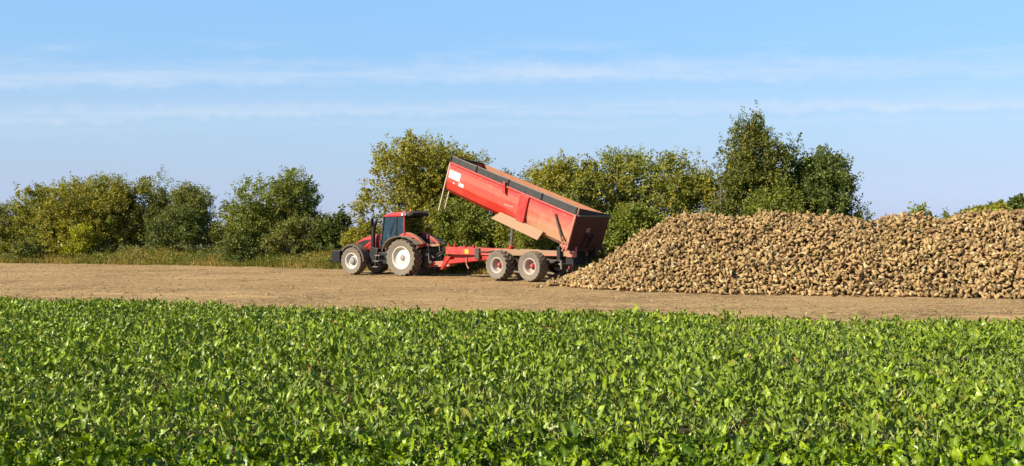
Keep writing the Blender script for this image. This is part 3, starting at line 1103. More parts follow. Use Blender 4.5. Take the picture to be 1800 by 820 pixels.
    tip(MB().box((-0.04, 0.02, 0.86), (-0.031, 0.30, 1.06)).build("tailgate_plate", M["guard"], T))
    tip(MB().box((-0.04, 0.55, 1.10), (-0.031, 0.95, 1.34)).build("tailgate_plate", M["tailgate"], T))
    # stickers on the near side
    def plate(nm, x0, x1, z0, z1, mat, yo=0.006):
        def yo_at(z):
            return float(np.interp(z, [0.20, 0.58, 0.98, 1.30, 2.0], [1.06, 1.155, 1.19, 1.20, 1.20])) + yo
        vs = []
        for e in (0.0, 0.004):
            for x, z in ((x0, z0), (x1, z0), (x1, z1), (x0, z1)):
                vs.append((x, yo_at(z) + e, z))
        return tip(MB().add(vs, [(0, 3, 2, 1), (4, 5, 6, 7), (0, 1, 5, 4), (1, 2, 6, 5), (2, 3, 7, 6), (3, 0, 4, 7)]).build(nm, mat, T))

    plate("sticker", 7.52, 8.34, 0.99, 1.20, M["white"])
    plate("sticker", 7.52, 8.34, 0.80, 0.975, M["white"])
    plate("sticker", 7.20, 7.55, 0.59, 0.76, M["white"])
    plate("sticker", 7.86, 7.95, 0.585, 0.66, M["white"])
    lx = 4.34
    for i, (wd_, hh, dz) in enumerate(((0.05, 0.07, 0), (0.04, 0.05, 0.02), (0.06, 0.06, 0.01), (0.04, 0.07, 0.03), (0.05, 0.05, 0.02), (0.03, 0.06, 0.04), (0.06, 0.05, 0.03), (0.05, 0.07, 0.05))):
        plate("faded_letter", lx - wd_, lx, 0.70 + dz, 0.70 + dz + hh * 0.7, M["pink_white"])
        lx -= wd_ + 0.025
    # ladder on the front wall
    for y in (1.12, 0.72):
        tip(MB().bar((L + 0.10, y, -1.02 if y > 1 else -0.92), (L + 0.10, y, 1.80), 0.045, 0.06, up=(1, 0, 0)).build("ladder_rail", M["ladder"], T, 0.008))
    for i in range(9):
        z = -0.85 + i * 0.31
        tip(MB().tube([(L + 0.10, 0.72, z), (L + 0.10, 1.12, z)], 0.018, 7).build("ladder_rung", M["ladder"], T, smooth_=True))
    # lifting ram between chassis and box
    MB().tube([(4.55, 0, 1.30), (4.42, 0, 1.62)], 0.14, 14).build("ram_barrel", M["red"], T, smooth_=True)
    MB().tube([(4.50, 0, 1.45), (4.32, 0, 2.95)], 0.085, 14).build("lift_ram", M["chrome"], T, smooth_=True)


m = Mat("chassis_paint")
v = m.coord()
n1, n2 = m.noise(v, 2.5, 5, 0.65), m.noise(v, 20.0, 4, 0.7)
t = m.node("ShaderNodeTexCoord")
sx = m.node("ShaderNodeSeparateXYZ")
m.l.new(t.outputs["Object"], sx.inputs[0])
f = m.math("MULTIPLY", m.rng(m.math("ADD", sx.outputs[0], m.math("MULTIPLY", n1, 2.0)), 7.0, 5.4), 0.9)
f = m.math("MAXIMUM", f, m.math("MULTIPLY", m.rng(n1, 0.45, 0.7), 0.35))
m.base(m.mix(f, (0.36, 0.035, 0.032), m.mix(n2, (0.17, 0.122, 0.068), (0.31, 0.222, 0.128))), m.rng(f, 0, 1, 0.42, 0.9), 0, 0.4)
M["chassis"] = m.m
M["pink_white"] = dusty("faded_lettering", (0.62, 0.50, 0.48), 0.6, 0.25, 0.1)
build_trailer()

# ------------------------------------------------------------------ tractor
TRC = empty("tractor", (-5.03, 52.055, -0.02), R(147.6),
            "red farm tractor with white rims hitched to the tipping trailer", "tractor")


def build_tractor():
    T = TRC
    WB = 3.38
    # ---- driveline
    ch = MB()
    ch.box((-0.75, -0.30, 0.62), (1.9, 0.30, 1.25))
    ch.box((1.9, -0.26, 0.60), (4.35, 0.26, 1.10))
    ch.build("chassis", M["frame_dark"], T, 0.03)
    ax = MB()
    ax.tube([(0, -0.9, 0.93), (0, -0.45, 0.95), (0, 0.45, 0.95), (0, 0.9, 0.93)], [0.14, 0.22, 0.22, 0.14], 12)
    ax.build("rear_axle", M["frame_dark"], T, smooth_=True)
    MB().tube([(WB, -0.85, 0.72), (WB, -0.3, 0.70), (WB, 0.3, 0.70), (WB, 0.85, 0.72)], [0.12, 0.15, 0.15, 0.12], 10).build("front_axle", M["frame_dark"], T, smooth_=True)
    # ---- hood: rounded sections
    secs = [(1.95, 0.44, 1.36, 2.22), (2.4, 0.44, 1.34, 2.17), (2.85, 0.43, 1.22, 2.08), (3.25, 0.42, 1.15, 1.98), (3.6, 0.40, 1.12, 1.84), (3.88, 0.37, 1.12, 1.66), (4.06, 0.33, 1.14, 1.45), (4.12, 0.28, 1.18, 1.30)]
    rings = []
    for x, hw, zb, zt in secs:
        ring = []
        for k in range(20):
            a = 2 * math.pi * k / 20
            c, s = math.cos(a), math.sin(a)
            e = 0.42
            y = hw * math.copysign(abs(c) ** e, c)
            z = (zb + zt) / 2 + (zt - zb) / 2 * math.copysign(abs(s) ** e, s)
            ring.append((x, y, z))
        rings.append(ring)
    MB().loft(rings).build("hood", M["tractor_red"], T, smooth_=True)
    for s in (1, -1):
        gp = [(3.98, 1.46), (3.80, 1.60), (3.50, 1.72), (3.15, 1.83), (2.66, 1.87), (2.92, 1.70), (3.18, 1.52), (3.45, 1.40), (3.80, 1.38)]
        gr = MB()
        k = len(gp)
        def yw(x, e):
            return s * (float(np.interp(x, [2.4, 3.25, 3.6, 3.88, 4.06], [0.44, 0.42, 0.40, 0.37, 0.33])) + e)
        vs = [(x, yw(x, -0.03), z) for x, z in gp] + [(x, yw(x, 0.012), z) for x, z in gp]
        gr.add(vs, [tuple(range(k)), tuple(reversed(range(k, 2 * k)))] + [(i, (i + 1) % k, (i + 1) % k + k, i + k) for i in range(k)])
        gr.build("side_grille", M["black"], T)
        lg = [(3.36, 1.30), (3.02, 1.60), (2.72, 1.74), (2.40, 1.78), (2.40, 1.68), (2.78, 1.60), (3.08, 1.40), (3.20, 1.28)]
        k2 = len(lg)
        tr_ = MB()
        vs = [(x, yw(x, 0.0), z) for x, z in lg] + [(x, yw(x, 0.03), z) for x, z in lg]
        tr_.add(vs, [tuple(range(k2)), tuple(reversed(range(k2, 2 * k2)))] + [(i, (i + 1) % k2, (i + 1) % k2 + k2, i + k2) for i in range(k2)])
        tr_.build("hood_trim", M["tractor_red"], T)
        MB().box((2.02, min(s * 0.40, s * 0.453), 1.50), (2.06, max(s * 0.40, s * 0.453), 2.10)).build("hood_seam", M["black"], T)
        MB().box((2.02, min(s * 0.35, s * 0.455), 1.86), (2.34, max(s * 0.35, s * 0.455), 1.875)).build("hood_seam", M["black"], T)
        # headlights in the nose
        MB().box((3.98, s * 0.24 - 0.08, 1.36), (4.13, s * 0.24 + 0.08, 1.46)).build("headlight", M["lens"], T, 0.02)
    MB().box((4.05, -0.2, 1.16), (4.135, 0.2, 1.34)).build("front_grille", M["black"], T, 0.01)
    # front weight
    MB().box((4.72, -0.62, 0.60), (5.32, 0.62, 1.26)).build("front_weight", M["navy"], T, 0.05, seg=3)
    MB().box((5.04, -0.60, 0.66), (5.34, 0.60, 1.20)).build("weight_face", M["black"], T, 0.02)
    MB().prism([(4.30, 0.70), (4.74, 0.66), (4.74, 1.05), (4.30, 1.02)], -0.35, 0.35).build("weight_bracket", M["frame_dark"], T, 0.01)
    # ---- wheels
    rt = tyre_mesh("rear_tyre", 0.985, 0.66, 0.575, 20, 0.07, 0.42, (M["tyre"], M["tyre_side"]))
    ft = tyre_mesh("front_tyre", 0.745, 0.52, 0.42, 20, 0.045, 0.42, (M["tyre_mud"], M["tyre_side"]))
    for s in (1, -1):
        wheel(T, (0, s * 0.96, 0.955), 0.985, 0.66, 0.575, 0.17, rt, M["rim"], M["hub_grey"], 0.10, 0.05, s, 8, 0.1)
        wheel(T, (WB, s * 0.98, 0.735), 0.745, 0.52, 0.42, 0.15, ft, M["rim"], M["hub_grey"], 0.155, 0.13, s, 8, 0.4)
        # front fender
        f = MB().arc((WB, 0.735), 0.86, 0.89, R(38), R(182), s * 0.70 if s > 0 else -1.24, 1.24 if s > 0 else s * 0.70, 22)
        f.build("front_fender", M["fender_black"], T, 0.012)
        MB().arc((WB, 0.735), 0.80, 0.859, R(40), R(181), min(s * 1.215, s * 1.24), max(s * 1.215, s * 1.24), 22).build("fender_rim", M["fender_black"], T)
        MB().bar((WB - 0.2, s * 0.45, 1.1), (WB - 0.1, s * 0.80, 1.58), 0.06, 0.06).build("fender_stay", M["frame_dark"], T, 0.005)
        # rear fender: dusty outer shell and taller red inner part against the cab
        fp_ = [(1.16, 1.46), (1.02, 1.72), (0.80, 1.90), (0.45, 2.02), (0.05, 2.07), (-0.35, 2.02), (-0.72, 1.88), (-1.08, 1.64)]
        f = MB().ribbon(fp_, 0.035, min(s * 0.80, s * 1.27), max(s * 0.80, s * 1.27))
        f.build("rear_fender", M["fender_tan"], T, 0.012)
        MB().ribbon([(x, z - 0.012) for x, z in [(1.22, 1.30)] + fp_], 0.07, min(s * 1.272, s * 1.31), max(s * 1.272, s * 1.31)).build("fender_lip", M["fender_black"], T, 0.008)
        MB().prism([(0.60, 2.00), (0.36, 2.19), (-0.05, 2.26), (-0.36, 2.17), (-0.74, 1.97), (-1.07, 1.71), (-1.05, 1.60), (-0.70, 1.78), (0.0, 1.98)], min(s * 0.50, s * 0.797), max(s * 0.50, s * 0.797)).build("fender_top", M["fender_red"], T, 0.03, seg=3)
        MB().arc((0, 0.93), 0.55, 1.10, R(20), R(140), min(s * 0.50, s * 0.56), max(s * 0.50, s * 0.56), 18).build("inner_fender", M["frame_dark"], T)
        MB().box((-0.62, s * 1.02 - 0.10, 1.93), (-0.50, s * 1.02 + 0.10, 1.985)).build("fender_slot", M["black"], T, 0.005)
        # tail lights
        MB().box((-1.10, s * 1.02 - 0.16, 1.50), (-1.02, s * 1.02 + 0.16, 1.60)).build("tail_light", M["hub_red"], T, 0.012)
    # ---- cab
    MB().prism([(1.68, 1.30), (1.68, 1.62), (0.10, 2.05), (-0.10, 2.02), (-0.10, 1.30)], -0.49, 0.49).build("cab_floor", M["frame_dark"], T, 0.02)
    for s in (1, -1):
        y, yt = s * 0.80, s * 0.745
        MB().bar((1.70, y, 1.45), (1.50, yt, 3.09), 0.06, 0.08, up=(0, 1, 0)).build("front_pillar", M["black"], T, 0.01)
        MB().bar((0.66, y, 2.05), (0.66, yt, 3.09), 0.055, 0.07, up=(0, 1, 0)).build("middle_pillar", M["black"], T, 0.01)
        MB().bar((0.10, y, 2.05), (0.16, yt, 3.10), 0.07, 0.11, up=(0, 1, 0)).build("rear_pillar", M["tractor_red"], T, 0.015)
        MB().bar((1.52, yt, 3.07), (0.10, yt, 3.09), 0.06, 0.06).build("roof_rail", M["black"], T, 0.01)
        # door glass reaching low in front of the fender
        def pane(nm, pts, th=0.012):
            P = [Vector(p) for p in pts]
            nrm = (P[1] - P[0]).cross(P[2] - P[0]).normalized() * th
            k = len(P)
            return MB().add([p for p in P] + [p + nrm for p in P], [tuple(range(k)), tuple(reversed(range(k, 2 * k)))] + [(i, (i + 1) % k, (i + 1) % k + k, i + k) for i in range(k)]).build(nm, M["glass"], T)
        d = pane("door", [(1.645, s * 0.796, 1.56), (1.475, s * 0.747, 3.04), (0.70, s * 0.747, 3.05), (0.70, s * 0.795, 2.06), (1.05, s * 0.797, 1.92), (1.26, s * 0.798, 1.60)])
        hd = MB().box((0.735, min(s * 0.80, s * 0.86), 2.18), (0.90, max(s * 0.80, s * 0.86), 2.23)).build("handle", M["black"], d, 0.01)
        MB().bar((1.655, s * 0.802, 1.54), (1.27, s * 0.802, 1.58), 0.05, 0.06).build("door_frame", M["black"], T, 0.01)
        pane("side_window", [(0.62, s * 0.795, 2.12), (0.62, s * 0.747, 3.05), (0.20, s * 0.747, 3.06), (0.15, s * 0.795, 2.12)])
    pane("rear_window", [(0.02, 0.74, 2.24), (0.12, 0.70, 3.06), (0.12, -0.70, 3.06), (0.02, -0.74, 2.24), (-0.01, -0.40, 2.02), (-0.01, 0.40, 2.02)])
    pane("windscreen", [(1.69, 0.74, 1.6), (1.51, 0.70, 3.05), (1.51, -0.70, 3.05), (1.69, -0.74, 1.6)])
    MB().bar((0.03, 0.78, 2.24), (-0.01, 0.42, 2.00), 0.05, 0.06).build("window_frame", M["black"], T, 0.008)
    MB().bar((0.03, -0.78, 2.24), (-0.01, -0.42, 2.00), 0.05, 0.06).build("window_frame", M["black"], T, 0.008)
    # roof: red with a black rear
    rr = []
    for x, hw, zb, zt in ((1.66, 0.66, 3.07, 3.10), (1.55, 0.76, 3.06, 3.16), (1.10, 0.83, 3.07, 3.265), (0.55, 0.84, 3.08, 3.32), (0.05, 0.84, 3.09, 3.345)):
        rr.append([(x, -hw, zb), (x, hw, zb), (x, hw, zb + (zt - zb) * 0.45), (x, hw * 0.90, zt), (x, 0, zt + 0.03), (x, -hw * 0.90, zt), (x, -hw, zb + (zt - zb) * 0.45)])
    MB().loft(rr).build("roof", M["tractor_red"], T, 0.012)
    rr = []
    for x, hw, zb, zt in ((0.045, 0.835, 3.088, 3.34), (-0.20, 0.80, 3.10, 3.33), (-0.34, 0.72, 3.14, 3.26)):
        rr.append([(x, -hw, zb), (x, hw, zb), (x, hw, zb + (zt - zb) * 0.45), (x, hw * 0.90, zt), (x, 0, zt + 0.03), (x, -hw * 0.90, zt), (x, -hw, zb + (zt - zb) * 0.45)])
    MB().loft(rr).build("rear_roof", M["black"], T, 0.012)
    for s in (1, -1):
        for x, y in ((0.20, 0.86), (0.00, 0.85)):
            MB().lathe([(0, -0.05), (0.05, -0.05), (0.062, 0.0), (0.062, 0.03), (0, 0.035)], 14, (x, y * s, 3.18)).build("work_light", M["lens"] if x > 0.1 else M["grey"], T, smooth_=True)
    MB().tube([(0.02, 0.42, 3.34), (0.02, 0.42, 3.42), (0.02, 0.42, 3.46)], [0.045, 0.045, 0.02], 10).build("beacon", M["orange"], T, smooth_=True)
    # interior
    MB().box((0.30, -0.28, 2.00), (0.85, 0.28, 2.16)).build("seat", M["skinny_grey"], T, 0.04)
    MB().box((0.26, -0.26, 2.10), (0.42, 0.26, 2.78)).build("seat_back", M["skinny_grey"], T, 0.05)
    MB().box((1.30, -0.35, 1.62), (1.58, 0.35, 2.15)).build("dashboard", M["black"], T, 0.05)
    sw = MB()
    pts = [(1.12 + 0.05 * math.cos(a), 0.20 * math.sin(a), 2.30 + 0.19 * math.cos(a) * -0.5) for a in [2 * math.pi * i / 20 for i in range(21)]]
    sw.tube(pts, 0.018, 6).build("steering_wheel", M["black"], T, smooth_=True)
    MB().tube([(1.40, 0, 2.05), (1.13, 0, 2.29)], 0.03, 6).build("steering_column", M["black"], T, smooth_=True)
    # exhaust stack and its housing on the left of the hood
    MB().tube([(2.36, 0.66, 1.30), (2.34, 0.66, 1.95), (2.28, 0.66, 2.55), (2.22, 0.66, 2.72), (2.10, 0.66, 2.84)], [0.12, 0.115, 0.11, 0.10, 0.085], 14).build("exhaust", M["black"], T, smooth_=True)
    MB().prism([(2.52, 0.62), (2.36, 0.56), (2.22, 0.66), (2.00, 1.00), (1.90, 1.40), (2.46, 1.50), (2.50, 1.20)], 0.48, 0.78).build("exhaust_housing", M["black"], T, 0.03)
    # mirrors
    for s in (1, -1):
        MB().tube([(1.52, s * 0.74, 3.05), (1.80, s * 0.95, 3.04), (2.04, s * 1.10, 3.00)], 0.025, 7).build("mirror_arm", M["black"], T, smooth_=True)
        MB().box((2.00, s * 1.10 - 0.10, 2.56), (2.08, s * 1.10 + 0.10, 2.99)).build("mirror", M["black"], T, 0.03)
    # steps and tank
    for s in (1, -1):
        MB().box((1.00, min(s * 0.36, s * 0.72), 0.58), (1.98, max(s * 0.36, s * 0.72), 1.22)).build("fuel_tank", M["black"], T, 0.06, seg=3)
        for x, z in ((1.92, 0.42), (1.84, 0.72), (1.76, 1.02)):
            MB().box((x - 0.17, min(s * 0.74, s * 1.02), z), (x + 0.17, max(s * 0.74, s * 1.02), z + 0.05)).build("step", M["grey"], T, 0.01)
        MB().bar((2.04, s * 0.88, 0.44), (1.86, s * 0.88, 1.40), 0.04, 0.05, up=(0, 1, 0)).build("step_bracket", M["frame_dark"], T, 0.006)
    # rear linkage
    MB().box((-0.95, -0.40, 0.50), (-0.70, 0.40, 1.40)).build("hitch_block", M["frame_dark"], T, 0.03)
    MB().box((-1.0, -0.09, 0.35), (-0.70, 0.09, 0.50)).build("hitch", M["frame_dark"], T, 0.015)
    for s in (1, -1):
        MB().bar((-0.70, s * 0.42, 0.62), (-1.45, s * 0.52, 0.75), 0.07, 0.12).build("lower_link", M["frame_dark"], T, 0.012)
        MB().bar((-0.62, s * 0.36, 1.55), (-1.20, s * 0.48, 1.62), 0.08, 0.12).build("lift_arm", M["guard"] if s < 0 else M["fender_red"], T, 0.012)
        MB().tube([(-1.16, s * 0.48, 1.60), (-1.25, s * 0.50, 0.78)], 0.03, 8).build("lift_rod", M["grey"], T, smooth_=True)
    MB().prism([(-0.25, 1.62), (-0.30, 1.86), (-0.86, 1.70), (-0.84, 1.52)], 0.05, 0.46).build("linkage_cover", M["grey"], T, 0.02)
    MB().box((-0.46, -0.60, 1.92), (-0.42, -0.36, 2.16)).build("warning_plate", M["white"], T, 0.005)
    MB().prism([(-0.467, 1.93), (-0.472, 1.93), (-0.472, 2.15), (-0.467, 2.15)], -0.52, -0.44).build("warning_stripe", M["red_mark"], T)
    for k, (y, z, zz) in enumerate(((0.20, 1.45, 1.05), (0.10, 1.40, 0.95), (0.0, 1.48, 1.12), (-0.12, 1.42, 1.00))):
        MB().tube([(-0.72, y, z), (-0.95, y + 0.03, z - 0.16), (-1.25, y + 0.02, zz), (-1.6, y * 0.6, zz + 0.12), (-1.95, y * 0.4, 1.36)], 0.018, 6).build("hydraulic_hose", M["grey"] if k == 1 else M["black"], T, smooth_=True)
    for y in (0.30, 0.36):
        MB().lathe([(0, -0.02), (0.05, -0.02), (0.05, 0.02), (0, 0.02)], 10, (-0.97, y, 1.12)).build("hose_coupling", M["rim"], T, smooth_=True)


build_tractor()

# ------------------------------------------------------------------ heap of sugar beets
CR = [  # photo column, crest row, crest distance
    (968, 498, 43.9), (1000, 487, 43.8), (1050, 463, 43.6), (1100, 432, 43.4), (1150, 402, 43.1), (1200, 382, 42.8), (1250, 383, 42.4), (1300, 391, 42.0), (1350, 381, 41.7),
    (1420, 380, 41.3), (1480, 383, 41.0), (1535, 395, 40.8), (1565, 381, 40.6), (1620, 381, 40.4), (1655, 396, 40.2), (1700, 378, 40.0), (1740, 381, 39.8), (1790, 378, 39.6), (1900, 380, 39.2), (2100, 384, 38.6), (2300, 400, 38.2)]
BS = [(955, 505), (980, 502), (1040, 508), (1150, 513), (1300, 517), (1500, 520), (1800, 524), (2100, 528), (2300, 530)]
crx = np.array([wx(u, d) for u, v_, d in CR])
crz = np.array([wz(v_, d) - 0.03 for u, v_, d in CR])
cry = np.array([d for u, v_, d in CR])
bsd = np.array([CAMH * FPX / (v_ - YH) for u, v_ in BS])
bsx = np.array([wx(u, d) for (u, v_), d in zip(BS, bsd)])


def heap_h(x, y):
    x, y = np.asarray(x, float), np.asarray(y, float)
    yb = np.interp(x, bsx, bsd)
    yc = np.maximum(np.interp(x, crx, cry), yb + 0.5)
    zc = np.interp(x, crx, crz)
    t = np.clip((y - yb) / (yc - yb), 0, 1)
    front = zc * (1 - (1 - t) ** 1.25)
    t2 = np.clip((y - yc) / 5.5, 0, 1)
    h = np.where(y <= yc, front, zc * (1 - t2 ** 1.4))
    h = h + 0.17 * vnoise(x * 0.55, y * 0.5, 21) * np.clip(h, 0, 1) + 0.09 * vnoise(x * 1.6, y * 1.6, 22) * np.clip(h, 0, 1)
    edge = smooth(crx[0] - 0.1, crx[0] + 0.6, x)
    return h * edge


def beet_mesh(seed, nseg=6):
    g = np.random.default_rng(seed)
    L = 0.21 + 0.05 * g.random()
    prof = [(0.0, -0.055), (0.052, -0.056), (0.074, -0.010), (0.072, 0.035), (0.050, 0.085), (0.024, 0.140), (0.008, L - 0.02)]
    prof = [(r_ * (0.85 + 0.35 * g.random()) if 0 < i < 5 else r_, z) for i, (r_, z) in enumerate(prof)]
    bend = g.normal(size=2) * 0.03
    sq = 0.75 + 0.25 * g.random()
    V, F = [(0, 0, prof[0][1])], []
    for r_, z in prof[1:]:
        for k in range(nseg):
            a = 2 * math.pi * k / nseg
            q = r_ * (1 + 0.17 * g.normal())
            V.append((q * math.cos(a) + bend[0] * (z / 0.15) ** 2, q * math.sin(a) * sq + bend[1] * (z / 0.15) ** 2, z + 0.012 * g.normal()))
    n = len(prof) - 1
    V.append((bend[0] * (L / 0.15) ** 2, bend[1] * (L / 0.15) ** 2, L))
    for k in range(nseg):
        F.append((0, 1 + (k + 1) % nseg, 1 + k))
        for r_ in range(n - 1):
            a, b = 1 + r_ * nseg + k, 1 + r_ * nseg + (k + 1) % nseg
            F.append((a, b, b + nseg))
            F.append((a, b + nseg, a + nseg))
        a, b = 1 + (n - 1) * nseg + k, 1 + (n - 1) * nseg + (k + 1) % nseg
        F.append((a, b, len(V) - 1))
    V = np.array(V)
    V -= V.mean(0)
    return V, np.array(F)


def rand_rot(n, g):
    q = norm(g.normal(size=(n, 4)))
    a, b, c, d = q.T
    return np.stack([np.stack([a * a + b * b - c * c - d * d, 2 * (b * c - a * d), 2 * (b * d + a * c)], -1),
                     np.stack([2 * (b * c + a * d), a * a - b * b + c * c - d * d, 2 * (c * d - a * b)], -1),
                     np.stack([2 * (b * d - a * c), 2 * (c * d + a * b), a * a - b * b - c * c + d * d], -1)], 1)


def beet_cols(n, g):
    t = g.random(n)[:, None]
    c = np.array((0.215, 0.128, 0.048)) * (1 - t) + np.array((0.47, 0.315, 0.135)) * t
    w_ = g.random(n) < 0.10
    c[w_] = np.array((0.48, 0.37, 0.19))
    dk = g.random(n) < 0.10
    c[dk] *= 0.55
    return c


def build_heap():
    g = np.random.default_rng(11)
    protos = [beet_mesh(i) for i in range(10)]
    # positions: jittered grid over the surface, denser where it is steep; nothing on the hidden back slope
    X, Y = np.meshgrid(np.arange(crx[0] - 0.3, 24.5, 0.119), np.arange(30, 46.5, 0.119))
    X, Y = X.ravel(), Y.ravel()
    X = X + g.uniform(-0.06, 0.06, len(X))
    Y = Y + g.uniform(-0.06, 0.06, len(Y))
    yc = np.interp(X, crx, cry)
    yb = np.interp(X, bsx, bsd)
    k = (Y > yb - 0.02) & (Y < yc + 0.55)
    X, Y = X[k], Y[k]
    Z = heap_h(X, Y)
    k = (Z > 0.0)
    X, Y, Z = X[k], Y[k], Z[k]
    e = 0.1
    gx, gy = (heap_h(X + e, Y) - heap_h(X - e, Y)) / (2 * e), (heap_h(X, Y + e) - heap_h(X, Y - e)) / (2 * e)
    N = norm(np.stack([-gx, -gy, np.ones_like(gx)], 1))
    P = np.stack([X, Y, Z], 1) + N * g.uniform(-0.10, 0.10, len(X))[:, None]
    # a few more resting on top of the layer
    ex = g.choice(len(P), len(P) // 7)
    P = np.concatenate([P, P[ex] + N[ex] * 0.09 + g.normal(size=(len(ex), 3)) * 0.03])
    # stragglers along the foot
    nx_ = g.uniform(crx[0] - 0.9, 23, 130)
    ny = np.interp(nx_, bsx, bsd) - np.abs(g.normal(size=130)) * 0.22 - 0.02
    P = np.concatenate([P, np.stack([nx_, ny, np.full(130, 0.055)], 1)])
    n = len(P)
    Q = rand_rot(n, g)
    S = 0.62 + 0.60 * g.random(n) ** 1.5
    kind = g.integers(0, 10, n)
    C = beet_cols(n, g) * (0.92 + 0.22 * vnoise(P[:, 0] * 0.7, P[:, 2] * 1.3 + P[:, 1], 81))[:, None]
    low = P[:, 2] < 0.06
    P[low, 2] = 0.06
    # the 300 that show largest: nearest to the camera, inside the frame, on the face of the heap
    u = 900 + FPX * P[:, 0] / P[:, 1]
    dist = np.linalg.norm(P - np.array([0, 0, CAMH]), axis=1)
    score = dist / S
    score[(u > 1795) | (u < 930)] = 1e9
    # near the foot every second beet is chosen by size along the whole length, so bin by column
    order = np.argsort(score)
    chosen = order[:300]
    mask = np.zeros(n, bool)
    mask[chosen] = True
    VV, FF, CC, base = [], [], [], 0
    for q in range(10):
        i = np.where((kind == q) & ~mask)[0]
        V, F = protos[q]
        W = np.einsum("nij,vj->nvi", Q[i] * S[i, None, None], V) + P[i, None, :]
        VV.append(W.reshape(-1, 3))
        FF.append((F[None] + (np.arange(len(i)) * len(V))[:, None, None] + base).reshape(-1, 3))
        CC.append(np.repeat(C[i], len(V), 0))
        base += len(i) * len(V)
    me = np_mesh("beet_heap", np.concatenate(VV), np.concatenate(FF), M["beet"], np.concatenate(CC), True)
    props(link("beet_heap", me), "long heap of piled sugar beets behind the strip of bare soil", "beet heap", None, "stuff")
    # core sheet below the beet layer, coloured dark for the shade in the gaps
    xs, ys = np.arange(crx[0] - 0.4, 25, 0.25), np.arange(33, 50, 0.25)
    me = sheet("heap_core", xs, ys, lambda X_, Y_: np.where(heap_h(X_, Y_) > 0.02, heap_h(X_, Y_) - 0.26, -0.3), M["shade_soil"], lambda X_, Y_: heap_h(X_, Y_) > 0.0)
    props(link("heap_shade_core", me), "dark core under the piled sugar beets, coloured as the shade in their gaps", "soil", None, "stuff")
    # individual beets
    shades = []
    cc = beet_cols(30, g)
    for q in range(30):
        V, F = protos[q % 10]
        shades.append(np_mesh("sugar_beet", V, F, M["beet"], np.repeat(cc[q:q + 1], len(V), 0), True))
    for i in chosen:
        o = link("sugar_beet", shades[int(kind[i]) + 10 * int(g.integers(0, 3))])
        o.matrix_world = Matrix.Translation(P[i].tolist()) @ Matrix((Q[i] * S[i]).tolist()).to_4x4()
        on_soil = P[i, 2] < 0.09
        props(o, "muddy sugar beet lying on bare soil at the foot of the heap" if on_soil else "muddy sugar beet in the lowest layers of the heap face",
              "sugar beet", "sugar beets along the foot of the heap")
    lying = [(o_, o_.matrix_world.translation) for o_ in COL.objects if o_.name.startswith("sugar_beet") and o_.get("category") == "sugar beet" and "bare soil" in o_["label"]]
    lying.sort(key=lambda q: q[1].x / q[1].y)
    if len(lying) > 4:
        lying[0][0]["label"] = "stray sugar beet closest to the trailer's rear wheel"
        lying[-1][0]["label"] = "rightmost sugar beet lying on the soil before the heap"
        min(lying[1:-1], key=lambda q: q[1].y)[0]["label"] = "sugar beet fallen farthest out from the heap towards the crop"
    # torn leaves caught in the heap
    i = g.choice(len(X), 900)
    cl = vnoise(X[i] * 0.8, Z[i] * 1.4, 31) > -0.1
    i = i[cl]
    n = len(i)
    LP = np.stack([X[i], Y[i], Z[i]], 1) + N[i] * g.uniform(0.05, 0.12, n)[:, None] + g.normal(size=(n, 3)) * 0.05
    LD = norm(g.normal(size=(n, 3)))
    V, F, CC = leaf_cards(LP, LD, norm(N[i] + 0.6 * g.normal(size=(n, 3))), g.uniform(0.08, 0.26, n), g.uniform(0.03, 0.08, n),
                          np.array((0.12, 0.15, 0.025)) * g.uniform(0.5, 1.6, n)[:, None] + g.random(n)[:, None] * np.array((0.10, 0.04, 0.0)))
    props(link("leaf_scraps", np_mesh("leaf_scraps", V, F, M["crop"], CC)), "wilted green leaf scraps caught between the piled beets", "leaf scraps", None, "stuff")


build_heap()

